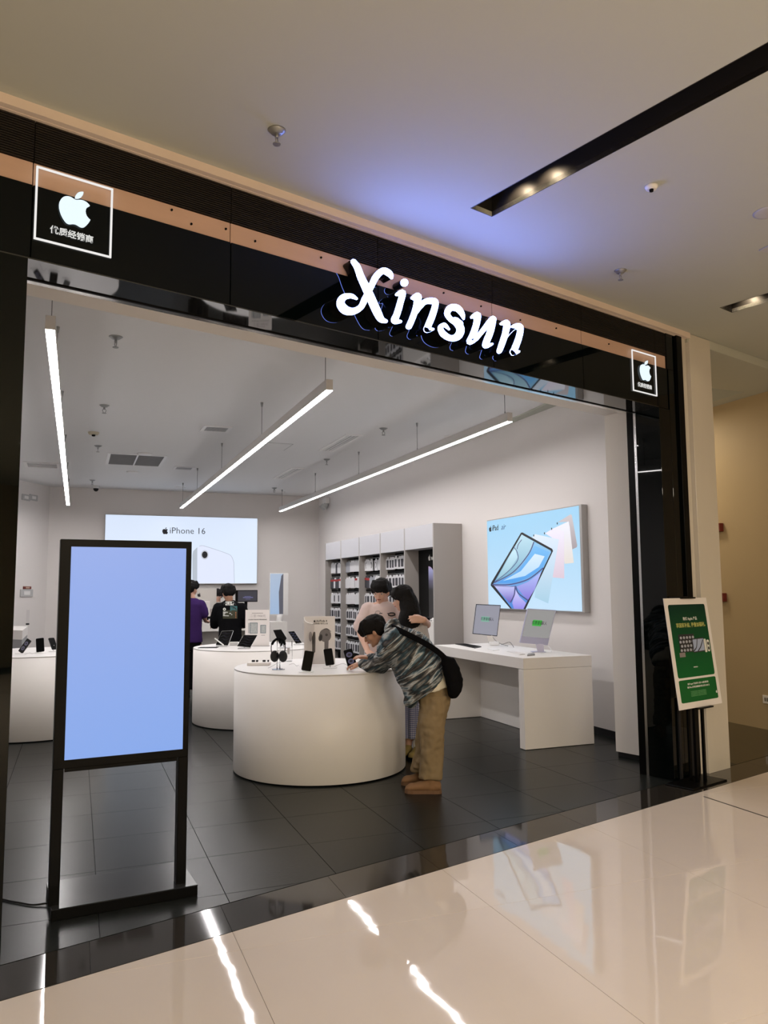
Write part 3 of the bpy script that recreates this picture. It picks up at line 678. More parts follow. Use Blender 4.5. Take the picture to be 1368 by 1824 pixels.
printed('screen_art', [(180, 1015), (440, 870), (640, 560), (820, 640), (735, 830), (560, 950), (380, 1015)], emat('art_sky', (.05, .32, .80), 1.0, grad=(.18, .52, .92)), .0074, fronttab)
printed('screen_art', [(250, 990), (470, 870), (640, 660), (760, 690), (690, 820), (520, 930)], emat('art_pale', (.42, .68, .98), 1.0, grad=(.70, .84, 1.0)), .0078, fronttab)
printed('screen_art', [(140, 1045), (300, 1050), (395, 1060), (380, 1180), (330, 1255)], emat('art_violet', (.12, .07, .48), 1.0, grad=(.56, .58, .95)), .0074, fronttab)
printed('screen_art', [(415, 1060), (560, 1000), (720, 880), (640, 1090), (560, 1220), (500, 1170)], emat('art_violet2', (.22, .16, .66), 1.0, grad=(.44, .52, .95)), .0074, fronttab)
printed('screen_art', [(405, 1100), (450, 1180), (535, 1260), (500, 1340), (385, 1340), (365, 1260)], emat('art_violet3', (.28, .24, .80), 1.0, grad=(.62, .60, .95)), .0074, fronttab)
def line(path, wpx, m_, h, par):
    ol = stroke_outline([(a, c, wpx) for a, c in smooth_path(path, 6)]); q = [ux(a, c) for a, c in ol]
    q = [(u, max(.013, v)) for u, v in q]
    b = MB(); b.prism(q, h - .0005, h, fx); b.build('art_line', m_, par)
IV = emat('art_ink', (.05, .05, .20), 1.0)
for pth, wd_ in (([(125, 1035), (330, 1035), (560, 970), (740, 835)], 14), ([(150, 1010), (380, 880), (560, 670), (628, 520)], 12), ([(150, 1005), (320, 870), (430, 740), (425, 640), (385, 580)], 8),
                ([(425, 600), (440, 545), (480, 490)], 8), ([(345, 1250), (390, 1160), (405, 1055), (440, 1140), (555, 1225)], 14), ([(150, 1050), (330, 1060), (400, 1055)], 6)):
    line(pth, wd_, IV, .0086, fronttab)
q = ux(92, 356); emblem('emblem', .078, M['ink'], t, lambda u, v, h: Vector((-.0035 - h, -(q[0] + u), q[1] + v)))
q2 = ux(152, 346); text('lettering', 'iPad', .105, M['ink'], t, frame4((-.004, -q2[0], q2[1]), (0, -1, 0), (0, 0, 1)), .0006, offset=.001)
q2 = ux(247, 334); text('lettering', 'air', .105, mat('blue_ink', (.05, .12, .30), .6), t, frame4((-.004, -q2[0], q2[1]), (0, -1, 0), (0, 0, 1)), .0006, shear=.45)

# ================================================================== WALL CABINETS
CX = 4.86; CYS = [10.40, 11.49, 12.57, 13.66, 14.74, 15.80]; CT = 2.545
RED = mat('red_card', (.35, .03, .03), .6); WC = mat('pack_white', (.66, .66, .68), .45); DC = mat('pack_dark', (.05, .05, .06), .45); GC = mat('pack_grey', (.33, .34, .38), .45); LG = mat('pack_lime', (.45, .55, .12), .5)
ordn = ['nearest the entrance, with a dark poster niche', 'second from the entrance', 'third from the entrance, in the middle', 'fourth from the entrance', 'in the corner by the back wall']
for i in range(5):
    y0, y1 = CYS[i], CYS[i + 1]
    t = thing('wall_cabinet', 'tall grey wall cabinet ' + ordn[i], 'cabinet', (CX, y0, 0)); D = XW - CX; Wd = y1 - y0
    th = .035
    b = MB(); b.box(0, D - .004, 0, th, 0, CT, .001, 1); b.build('side_panel', M['cabgrey'], t)
    if i == 4: b = MB(); b.box(0, D - .004, Wd - th, Wd, 0, CT); b.build('side_panel', M['cabgrey'], t)
    b = MB(); b.box(D - .20 if i else D - .03, D - .004, th, Wd if i < 4 else Wd - th, .1, CT); b.build('back_panel', M['cabdark'] if i else M['cabgrey'], t)
    b = MB(); b.box(.002, .3, th + .002, Wd - .002, 2.195, CT, .001, 1); b.build('head_panel', M['cabhead'], t)
    b = MB(); b.box(.03, D - .03, th, Wd, 0, .10); b.build('plinth', M['cabdark'], t)
    if i == 0:
        b = MB(); b.box(.0, D - .03, th, Wd, .10, 1.09, .001, 1); b.build('lower_box', M['deskwhite'], t)
        b = MB(); b.box(D - .231, D - .205, th, Wd, 1.092, 2.194); nb = b.build('poster', M['blackmatt'], t)
        P = lambda u, v, h: Vector((D - .231 - h, Wd - u, v))
        b = MB(); b.prism([(u, max(1.10, v)) for u, v in rrect(-.5, .62, .6, 1.93, .24, 8) if u > .005] + [], .0005, .002, P); b.build('poster_print', phone_glow(), nb)
        for k in range(3): pass
        q = onx(765, 993.5, CX + D - .231); emblem('emblem', .09, M['whiteink'], nb, lambda u, v, h: Vector((D - .232 - h, (q.y - y0) - u, q.z + v)))
        text('lettering', 'w', .12, M['whiteink'], nb, frame4((D - .234, q.y - y0 - .10, q.z - .005), (0, -1, 0), (0, 0, 1)), .001)
    else:
        for k in range(6):
            zc = 2.02 - .308 * k
            b = MB(); b.box(.13, .15, th + .01, Wd - .005, zc - .165, zc - .135); b.build('price_rail', M['cabdark'], t)
            b = MB(); b.cone((.14, th + .05, zc + .125), (.14, Wd - .03, zc + .125), .006, seg=6); b.build('hook_bar', M['gsteel'], t)
# packs: one mesh per kind, one object per pack
def pack_mesh(kind):
    b = MB()
    ww, hh_ = .098, .215
    b.box(-.02, .0, -ww / 2, ww / 2, -hh_ / 2, hh_ / 2 - .03, .002, 1)
    b.box(-.011, -.009, -ww / 2 * .6, ww / 2 * .6, hh_ / 2 - .03, hh_ / 2)
    if kind == 'window': b.prism(rrect(-.028, .028, -.075, .055, .012, 3), 0, .0012, lambda u, v, h: Vector((-.02 - h, u, v)), mi=1)
    if kind == 'loop': b.prism(stroke_outline(smooth_path([(.0, .05, .012), (-.022, .0, .012), (0, -.06, .012), (.02, -.01, .012), (.004, .045, .012)], 5)), 0, .0012, lambda u, v, h: Vector((-.02 - h, u, v)), mi=1)
    if kind == 'red': b.box(-.0215, -.02, -ww / 2 + .002, ww / 2 - .002, .035, .075, mi=1)
    me = bpy.data.meshes.new('pack_' + kind); bmesh.ops.recalc_face_normals(b.bm, faces=b.bm.faces[:]); b.bm.to_mesh(me); b.bm.free()
    return me
PK = {}
for k, mm in (('window', (WC, DC)), ('loop', (WC, DC)), ('plain', (WC,)), ('dark', (DC,)), ('grey', (GC,)), ('red', (DC, RED)), ('redwhite', (WC, RED)), ('lime', (WC, LG))):
    me = pack_mesh({'dark': 'plain', 'grey': 'plain', 'redwhite': 'red', 'lime': 'red'}.get(k, k))
    for m_ in mm: me.materials.append(m_)
    PK[k] = me
rows = {1: ['window', 'window', 'window', 'window', 'window', 'window'], 2: ['loop', 'rg', 'window', 'window', 'window', 'window'], 3: ['gp', 'pr', 'plain', 'window', 'window', 'window'], 4: ['pg', 'red', 'lime', 'window', 'window', 'window']}
ordr = ['top', 'second', 'third', 'fourth', 'fifth', 'lowest']
ordb = {1: 'second cabinet', 2: 'third cabinet', 3: 'fourth cabinet', 4: 'corner cabinet'}
for i in (1, 2, 3, 4):
    for k in range(6):
        zc = 2.02 - .308 * k; n = 8; rk = rows[i][k]
        for j in range(n):
            kind = {'rg': 'red' if j > 5 else 'grey' if j > 3 else 'plain', 'gp': 'grey' if j > 5 else 'plain', 'pr': 'redwhite' if j in (1, 3) else 'dark' if j == 0 else 'plain', 'pg': ('plain', 'grey', 'plain', 'plain', 'dark', 'plain', 'plain', 'plain')[j], 'red': 'redwhite' if j in (2, 5) else 'red', 'lime': 'lime' if j > 6 else 'window' if j % 2 else 'plain', 'loop': 'loop' if j % 4 != 2 else 'plain'}.get(rk, rk)
            if rk == 'loop' and j == 4: continue
            o = bpy.data.objects.new('phone_accessory_pack', PK[kind]); C.objects.link(o)
            yy = CYS[i] + .035 + .075 + j * (CYS[i + 1] - CYS[i] - .12) / (n - 1) * .97
            o.location = (CX + .13 + random.uniform(-.01, .01), yy, zc + random.uniform(-.006, .006)); o.rotation_euler = (0, 0, random.uniform(.1, .45))
            look = {'window': 'white pack with dark window', 'loop': 'white pack with cable loop', 'plain': 'plain white pack', 'dark': 'plain dark pack', 'grey': 'grey pack', 'red': 'black pack with red band', 'redwhite': 'white pack with red band', 'lime': 'white pack with lime band'}[kind]
            nth = ('first', 'second', 'third', 'fourth', 'fifth', 'sixth', 'seventh', 'eighth')[n - 1 - j]
            l = '%s, %s from left on the %s row of the %s' % (look, nth, ordr[k], ordb[i])
            tag(o, l, 'package', 'packs hanging on the %s row of the %s' % (ordr[k], ordb[i]))

# ================================================================== ROUND COUNTERS
def counter(label, cx, cy, R=.77, h=.89):
    t = thing('round_counter', label, 'counter', (cx, cy, 0))
    b = MB(); b.lathe([(R - .03, 0), (R - .03, .012)], seg=96); b.build('plinth', M['black'], t)
    b = MB(); b.lathe([(R - .002, .012), (R, .014), (R, h - .012)], seg=96); b.build('drum', M['counter'], t)
    b = MB(); b.lathe([(R, h - .011), (R, h - .003), (R - .003, h)], seg=96); b.build('top', M['countertop'], t)
counter('white round drum counter nearest the entrance, where a man leans', 2.086, 6.935)
counter('white round drum counter farther back, carrying the tablets', 2.097, 9.665)
counter('white round drum counter at the left edge behind the blue display', -.40, 9.93)

# ================================================================== DISPLAY DESK
t = thing('display_desk', 'long white desk with thick sides under the blue tablet advertisement', 'desk', (4.134, 6.79, 0))
DW, DL, DH = .81, 2.06, .89
b = MB(); b.box(0, DW, 0, DL, DH - .11, DH, .002, 1); b.build('top', M['deskwhite'], t)
for y in (0, DL - .1): b = MB(); b.box(0, DW, y, y + .1, .004, DH - .112, .002, 1); b.build('side_panel', M['deskwhite'], t)
b = MB(); b.box(DW - .24, DW - .2, .102, DL - .102, .004, DH - .112); b.build('modesty_panel', M['deskwhite'], t)

# ================================================================== BLUE DISPLAY STAND
t = thing('digital_signage_stand', 'black floor standing display with a plain glowing blue screen', 'display', (-.085, 4.295, 0), math.radians(5.0))
SW, SZ0, SZ1 = .665, .70, 1.845; dp = .062
b = MB(); b.box(0, SW, 0, dp, SZ0, SZ1, .002, 1); b.build('screen_housing', M['black'], t)
b = MB(); b.box(.052, SW - .030, -.002, 0.0, SZ0 + .042, SZ1 - .038); b.build('screen', M['bluescreen'], t)
for x in (0, SW - .05): b = MB(); b.box(x, x + .05, .0, dp, .05, SZ0, .002, 1); b.build('post', M['black'], t)
b = MB(); b.box(.055, SW - .055, .015, .03, SZ0 - .02, SZ0); b.build('lower_rail', M['black'], t)
b = MB()
f0, bk = -.055, .35
b.box(.012, SW + .05, f0, bk, .0, .048, .002, 1)
b.build('base', M['black'], t)
b = MB(); b.box(.011, SW + .051, f0 - .001, bk + .001, .0485, .054, .002, 1); b.build('base_plate', M['basetop'], t)
b = MB(); pts = [onz(96, 1612, .02), onz(84, 1609, .012), onz(60, 1612, .006), onz(40, 1609, .006), onz(18, 1605, .006), onz(4, 1602, .006), onz(-30, 1600, .006)]
b.tube(smooth_path([tuple(p) for p in pts], 5), .005); tag(b.build('power_cable', M['cable']), 'black power cable running left from the display stand base', 'cable')

# ================================================================== GREEN POSTER EASEL
tt_ = -.17
cs4 = [onf(*p, tt_) for p in ((1191, 1067), (1267, 1063), (1281, 1249), (1206, 1260))]
es0 = (cs4[0][0] + cs4[3][0]) / 2; es1 = (cs4[1][0] + cs4[2][0]) / 2
t = thing('poster_easel', 'black poster easel holding a green promotional board beside the right jamb', 'poster stand', W(0, 0), ANG)
lean = .10
def E3(u, v, h):   # u 0..1 across, v 0..1 up the board; h forward
    z = .615 + v * .875; return Vector((es0 + (es1 - es0) * u - .02 + .02 * 0, tt_ - .05 + lean * v - h, z))
b = MB(); b.prism([(0, 0), (1, 0), (1, 1), (0, 1)], -.006, 0, E3); bd = b.build('board', M['paper'], t)
b = MB(); b.prism([(.07 + .86 * u, .275 + .665 * v) for u, v in rrect(0, 1, 0, 1, .035)], 0, .001, E3); g1 = b.build('poster', None, bd)
gm = mat('green_print', (.01, .10, .05), .6, spec=.15)
nt = gm.node_tree; tc = nt.nodes.new('ShaderNodeTexCoord'); sx_ = nt.nodes.new('ShaderNodeSeparateXYZ'); mx = nt.nodes.new('ShaderNodeMix'); mx.data_type = 'RGBA'
mx.inputs[6].default_value = (.008, .115, .028, 1); mx.inputs[7].default_value = (.005, .032, .020, 1)
nt.links.new(tc.outputs['Generated'], sx_.inputs[0]); nt.links.new(sx_.outputs['Z'], mx.inputs[0]); nt.links.new(mx.outputs[2], nt.nodes['Principled BSDF'].inputs['Base Color'])
g1.data.materials.clear(); g1.data.materials.append(gm)
b = MB(); b.prism([(.07 + .86 * u, .055 + .20 * v) for u, v in rrect(0, 1, 0, 1, .05)], 0, .001, E3); b.build('poster', mat('green_print_low', (.012, .12, .028), .6, spec=.15), bd)
def etext(body, u, v, size, m_, sx=1.0):
    p = E3(u, v, .0018); up = (E3(u, v + .01, 0) - E3(u, v, 0)).normalized(); text('lettering', body, size, m_, bd, frame4(p, (1, 0, 0), up), .0004, offset=.0003, sx=sx)
etext('购买 Apple 产品', .53, .805, .030, M['whiteink']); etext('享国家补贴, 更叠加福利。', .55, .745, .040, M['yellowink'])
etext('了解更多详情 >', .50, .36, .010, M['whiteink'])
etext('购买 Apple 产品可享 12 期 / 24 期分期付款', .5, .215, .0165, M['whiteink']); etext('购买 Mac 及平板电脑最高可省人民币 2000 元', .5, .185, .0165, M['whiteink'])
for v in (.145, .132, .119, .106): etext('活动详情请咨询本店员工并以店内公布的活动规则为准', .48, v, .0095, mat('pale_green_ink', (.10, .33, .12), .6))
emblem('emblem', .022, M['whiteink'], bd, lambda u, v, h: E3(.90 + u / .6, .115 + v / .875, .002 + h))
# devices printed on the poster
def ep(name, pts, m_, h, par): b = MB(); b.prism(pts, h - .0006, h, E3); return b.build(name, m_, par)
lp = ep('laptop_print', [(.20, .50), (.20, .665), (.56, .665), (.56, .50)], M['ink'], .002, g1)
PET = mat('petal_print', (.40, .43, .50), .6)
for k in range(4):
    for j in range(5):
        u0, v0 = .235 + j * .07 + (k % 2) * .02, .52 + k * .038
        ep('petal', [(u0 + .024 * math.cos(a), v0 + .013 * math.sin(a)) for a in [q_ * math.pi / 5 for q_ in range(10)]], PET, .0026, lp)
tp = ep('tablet_print', [(.50, .49), (.50, .62), (.78, .625), (.78, .495)], M['ink'], .0030, g1)
ep('tablet_art', [(.515, .50), (.515, .612), (.765, .615), (.765, .505)], mat('tablet_art', (.35, .42, .60), .6), .0036, tp)
for pth in ([(.52, .51, .012), (.58, .54, .012), (.62, .61, .012)], [(.60, .50, .012), (.68, .54, .012), (.75, .60, .012)]): ep('tablet_line', stroke_outline(smooth_path(pth, 4)), M['ink'], .0042, tp)
p1 = ep('phone_print', rrect(.775, .825, .485, .61, .012), M['whiteink'], .0036, g1); p2 = ep('watch_print', rrect(.84, .90, .49, .60, .02), M['whiteink'], .0036, g1)
for v in (.52, .565): ep('watch_loop', [(.87 + .02 * math.cos(a), v + .016 * math.sin(a)) for a in [q_ * math.pi / 6 for q_ in range(12)]], M['ink'], .0042, p2)
ep('caption_chip', [(.17, .46), (.17, .50), (.30, .50), (.30, .46)], M['inkgrey'], .0036, g1)
sm = (es0 + es1) / 2
b = MB(); b.box(sm - .10, sm + .10, tt_ + .03, tt_ + .062, 1.485, 1.497); b.build('clip', M['black'], t)
b = MB(); b.box(sm - .10, sm + .12, tt_ - .075, tt_ - .04, .602, .614); b.build('shelf_clip', M['black'], t)
for u in (-.03, .085): b = MB(); b.box(sm + u - .012, sm + u + .012, tt_ + .0, tt_ + .02, .012, .95 if u < 0 else .64); b.build('post', M['black'], t)
b = MB(); b.box(sm - .03 - .012, sm - .03 + .012, tt_ + .058, tt_ + .070, .0125, 1.49); b.build('upper_post', M['black'], t)
b = MB(); b.box(sm - .27, sm + .24, -.265, .0 - .02, 0, .012, .004, 1); b.build('base', M['black'], t)
# dark leaflet stand frame behind the easel
p0 = onf(1203, 1238, -.03); 
t = thing('panel_frame', 'slim dark metal frame leaning on the black jamb behind the easel', 'frame', W(0, 0), ANG)
for s_ in (5.13, 5.30): b = MB(); b.box(s_, s_ + .03, -.018, -.004, 0, .66); b.build('upright', M['darkgrey'], t)
b = MB(); b.box(5.08, 5.33, -.03, -.004, 1.47, 1.50); b.build('upper_ledge', M['darkgrey'], t)

# corridor: red boxes and socket on the tan wall
for (px, py, hh_), l in {(1281, 940, .16): 'upper small red fire alarm box on the tan corridor wall', (1287, 1064, .16): 'lower small red fire alarm box on the tan corridor wall'}.items():
    p = onx(px, py, 7.18); th_ = thing('alarm_box', l, 'alarm', (7.18, p.y, p.z)); b = MB(); b.box(-.06, 0, -.07, .07, -.05, .05, .004, 1); b.build('housing', M['red'], th_); b = MB(); b.box(-.064, -.06, -.02, .02, -.02, .02); b.build('button', M['darkgrey'], th_)
p = onx(1366, 1246, 7.18); th_ = thing('wall_socket', 'white wall socket low on the tan corridor wall', 'socket', (7.18, p.y, p.z)); b = MB(); b.box(-.01, 0, -.05, .05, -.045, .045, .002, 1); b.build('plate', M['white'], th_)
b = MB(); b.box(-.012, -.01, -.02, -.008, -.02, .02); b.box(-.012, -.01, .008, .02, -.02, .02); b.build('slots', M['darkgrey'], th_)
# left wall fittings
dv = Vector((.5, .82, 0)).normalized(); nrm = Vector((dv.y, -dv.x, 0)); P0 = Vector((-.596, 17.85, 0))
def onleft(px, py): d = ray(px, py); return CAM + d * ((P0 - CAM).dot(nrm) / d.dot(nrm))
la = math.atan2(dv.y, dv.x)
for nm, lab, cat_, px, py, w_, h_, m_ in (('wall_socket', 'left of two grey sockets high on the left wall', 'socket', 45.5, 886, .26, .12, M['midgrey']), ('wall_socket', 'right of two grey sockets high on the left wall', 'socket', 59, 886.5, .26, .12, M['midgrey']),
                                      ('notice_plate', 'small red notice plate above the wall switch', 'sign', 47.5, 1047, .25, .055, M['red']), ('wall_switch', 'framed pale switch plate on the left wall below the red notice', 'switch', 46.5, 1056.5, .40, .15, M['midgrey'])):
    p = onleft(px, py); th_ = thing(nm, lab, cat_, p, la); b = MB(); b.box(-w_ / 2, w_ / 2, -.02, 0, -h_ / 2, h_ / 2, .003, 1); b.build('plate', m_, th_)
    b = MB(); b.box(-w_ / 4, w_ / 4, -.026, -.02, -h_ / 4, h_ / 4, .002, 1); b.build('insert', M['white'] if nm != 'notice_plate' else mat('notice_white', (.6, .4, .3), .5), th_)
# twin emergency lamp high on the right wall
p = onx(584, 898, XW); th_ = thing('emergency_light', 'twin head emergency light high on the right wall in the back corner', 'light', p)
b = MB(); b.box(-.10, 0, -.14, .14, .0, .14, .01, 2); b.build('housing', M['white'], th_)
for s_ in (-.09, .09):
    b = MB(); b.cone((-.05, s_, 0), (-.12, s_, -.09), .05, .075, 16); b.build('lamp', M['midgrey'], th_)

# ================================================================== GOODS ON THE COUNTERS
CT_H = .8905
def dirz(v): return math.atan2(v.y, v.x)
def upright(name, label, cat, px, py, rz=0.0, z=CT_H, group=None):
    p = onz(px, py, z); return thing(name, label, cat, (p.x, p.y, z), rz, group)
def phone(label, px, py, w_=.074, h_=.150, yaw=0, lean=20, roll=0, lift=.012, screen=None, group=None, plate=True):
    """phone on a magnetic stand, with a round plate under it; yaw 0 faces the camera side"""
    t = upright('display_phone', label, 'phone', px, py, math.radians(-YAW + yaw), group=group)
    R_ = Matrix.Rotation(math.radians(-lean), 4, 'X') @ Matrix.Rotation(math.radians(roll), 4, 'Y')
    T4 = Matrix.Translation((0, 0, lift)) @ R_
    fn = lambda u, v, h: T4 @ Vector((u, -h, v + h_ / 2))
    b = MB(); b.prism(rrect(-w_ / 2, w_ / 2, -h_ / 2, h_ / 2, .011), -.004, .0035, fn); b.build('case', M['darkgrey'], t)
    b = MB(); b.prism(rrect(-w_ / 2 + .003, w_ / 2 - .003, -h_ / 2 + .003, h_ / 2 - .003, .009), .0035, .0042, fn); s = b.build('screen', M['blackgloss'], t)
    if screen:
        b = MB()
        for vy in (-.03, .03): b.prism([(.028 * math.cos(a), vy + .024 * math.sin(a)) for a in [k * math.pi / 9 for k in range(18)]], .0042, .0046, fn)
        b.build('screen_art', screen, s)
        b = MB()
        for vy in (-.03, .03): b.prism([(.014 * math.cos(a), vy + .010 * math.sin(a)) for a in [k * math.pi / 7 for k in range(14)]], .0046, .0049, fn)
        b.build('screen_art', M['ink'], s)
    if plate:
        b = MB(); b.lathe([(.062, 0), (.063, .003), (.060, .005)], (0, .01, 0), 32); b.build('plate', M['white'], t)
        b = MB(); b.tube([(0, .03, .004), (0, .03, .05), (0, .022, .07)], .005, 8); b.build('stem', M['steel'], t)
    return t
dimart = mat('screen_art_lilac', (.10, .09, .14), .25)
DIM = emat('phone_wallpaper', (.10, .09, .16), .6)
phone('black screened phone beside the headphones on the nearest counter, tilted left', 545, 1197, .083, .168, 0, 15, 9, .01)
phone('dark phone in front of the earphone card on the nearest counter', 588, 1190, .078, .150, 5, 20, -8, .025)
phone('phone with lilac ring wallpaper under the bending man\'s hands', 628, 1190, .082, .160, 8, 20, -14, .012, DIM)
phone('leftmost phone with lilac ring wallpaper on the left edge counter', 36, 1164, .085, .165, -25, 25, 22, .012, DIM)
phone('middle black phone on the left edge counter', 72, 1163, .085, .158, 15, 18, -7, .012)
phone('phone seen almost edge on, leaning, at the right of the left edge counter', 98, 1160, .080, .150, 62, 30, 0, .02)

# over-ear headphones on a clear stand
t = upright('headphones', 'black over-ear headphones hanging on a clear stand on the nearest counter', 'headphones', 496, 1193, math.radians(-YAW)); 
sc_ = 6.62 / 1390
st_ = thing('headphone_stand', 'clear acrylic stand holding the black headphones', 'stand', t.location, math.radians(-YAW))
b = MB(); b.lathe([(.055, 0), (.055, .006)], seg=28); b.build('foot', M['acrylic'], st_)
b = MB(); b.cone((-.012, 0, .006), (-.012, 0, .26), .004); b.cone((.012, 0, .006), (.012, 0, .26), .004); b.box(-.03, .03, -.008, .008, .255, .262, .002, 1); b.build('stem', M['acrylic'], st_)
for x, yy, rz in ((-.035, .01, 38), (.040, -.01, -22)):
    b = MB(); R_ = Matrix.Rotation(math.radians(rz), 3, 'Z'); b.ball((x, yy, .115), (.042, .022, .050), 22, rot=R_); cup = b.build('ear_cup', M['darkgrey'], t)
    b = MB(); b.ball((x - .006, yy + .018, .115), (.034, .016, .042), 18, rot=R_); b.build('ear_cushion', M['blackcloth'], cup)
b = MB(); b.tube(smooth_path([(-.062, .012, .14), (-.066, .012, .19), (-.055, .012, .235), (-.02, .01, .262), (.02, .0, .262), (.052, -.008, .235), (.058, -.01, .19), (.052, -.01, .15)], 6), [.004] * 43); b.build('headband_rail', M['darkgrey'], t)
b = MB(); b.tube(smooth_path([(-.06, .012, .215), (-.04, .011, .247), (0, .006, .268), (.04, -.004, .247), (.056, -.008, .215)], 6), .011, 10); b.build('headband', M['blackcloth'], t)
# earphone card in an acrylic holder
p = onz(569, 1184, CT_H); t = thing('earphone_card', 'tall pale card with a large grey earbud picture on the nearest counter', 'sign', (p.x, p.y, CT_H), math.radians(-YAW))
K = 7.0 / 1390; w2 = 28.5 * K; hh_ = 88 * K
b = MB(); b.box(-w2, w2, 0, .004, .004, hh_, .001, 1); cardo = b.build('card', M['paper'], t)
ca = lambda x, y: ((x - 569) * K, (1184 - y) * K)
fc = lambda u, v, h: Vector((u, -h, v))
def cprint(nm, pts, m_, h, par=cardo): b = MB(); b.prism([ca(*q) for q in pts], h - .0006, h, fc); return b.build(nm, m_, par)
oval = lambda cx, cy, rx, ry, n=20, rot=0: [(cx + rx * math.cos(a) * math.cos(rot) - ry * math.sin(a) * math.sin(rot), cy + rx * math.cos(a) * math.sin(rot) + ry * math.sin(a) * math.cos(rot)) for a in [k * 2 * math.pi / n for k in range(n)]]
BD = mat('bud_print', (.17, .155, .155), .6); BD2 = mat('bud_print_dark', (.06, .055, .055), .6); BD3 = mat('bud_print_pale', (.36, .33, .33), .6)
cprint('earbud_print', oval(552.5, 1133, 3.2, 9), BD3, .001); cprint('earbud_print', stroke_outline([(559.5, 1126, 3.6), (558.5, 1135, 6.4), (558.5, 1160, 5.6)]), BD2, .0016)
cprint('earbud_print', stroke_outline([(582, 1135, 8), (581.5, 1162, 7)]), BD, .001); cprint('earbud_print', oval(579.5, 1131, 11, 12), BD, .0018); cprint('earbud_print', oval(571, 1135, 3.6, 6.5, 18, .2), BD2, .0026); cprint('earbud_print', oval(571.4, 1135, 2.1, 4.6, 18, .2), M['ink'], .0032)
cprint('earbud_print', oval(582, 1130, 2.4, 2.4), BD2, .0026); cprint('earbud_print', stroke_outline(smooth_path([(577, 1119.5, .8), (583, 1119, 1.4), (590, 1124, .8)], 5)), BD2, .0026)
x, z = ca(571.8, 1104.7); text('lettering', 'AirPods 4', 5.0 * K, M['ink'], cardo, frame4((x + .006, -.0012, z), (1, 0, 0), (0, 0, 1)), .0004, offset=.0004)
x1, z1 = ca(560, 1104.7); emblem('emblem', 4.6 * K, M['ink'], cardo, lambda u, v, h: Vector((x1 + u, -.0008 - h, z1 + v)))
x, z = ca(570, 1109.6); text('lettering', '主动降噪, 轻巧上身', 3.4 * K, M['ink'], cardo, frame4((x, -.0012, z), (1, 0, 0), (0, 0, 1)), .0004)
b = MB(); b.tube(smooth_path([tuple(fc(*ca(*q), 0.0) + Vector((0, bb, 0))) for q, bb in (((541, 1098), -.01), ((543, 1104), -.03), ((550, 1108), -.05), ((558, 1109), -.05))], 6), .004); b.build('holder_rim', M['white'], t)
b = MB(); b.box(-w2 - .01, -w2 + .10, -.03, -.028, 0, hh_ * .86); b.build('holder_front', M['acrylic'], t)
# clear bottle-like earphone case display
t = upright('acrylic_display_block', 'clear acrylic display block between headphones and earphone card', 'display', 514, 1178, math.radians(-YAW))
b = MB(); b.box(-.035, .035, -.02, .02, 0, .20, .004, 1); b.build('block', M['acrylic'], t); b = MB(); b.box(-.012, .012, -.003, .003, .07, .13, .002, 1); b.build('insert', M['paper'], t)
# low acrylic tray with watch bands
t = upright('acrylic_tray', 'low white tray with small dark items at the left of the nearest counter', 'tray', 461, 1185, math.radians(-YAW))
b = MB(); b.box(-.10, .105, -.055, .055, 0, .028, .003, 1); b.build('tray', M['paper'], t)
for x, l in ((-.07, .03), (-.03, .02), (.03, .028), (.075, .015)):
    b = MB(); b.box(x, x + l, .02, .035, .028, .046, .003, 1); b.build('clip', M['darkgrey'], t)
# thin cables on the counters
def cable(label, pts, z=CT_H, r=.0016, m=None):
    b = MB(); b.tube(smooth_path([tuple(onz(x, y, z + r)) for x, y in pts], 5), r, 6); tag(b.build('cable', m or M['inkgrey']), label, 'cable')
cable('thin grey cable crossing the nearest counter behind the headphones', [(478, 1190), (486, 1186), (495, 1181), (505, 1179)], r=.0013)
cable('thin grey cable ending near the black screened phone', [(515, 1184), (523, 1182), (528, 1186), (532, 1185)], r=.0013)
cable('thin grey cable between the two right phones on the nearest counter', [(595, 1188), (603, 1184), (612, 1182), (620, 1186)], r=.0013)
cable('thin grey cable joining two phones on the left edge counter', [(44, 1166), (52, 1163), (58, 1164), (66, 1161)], r=.0013)

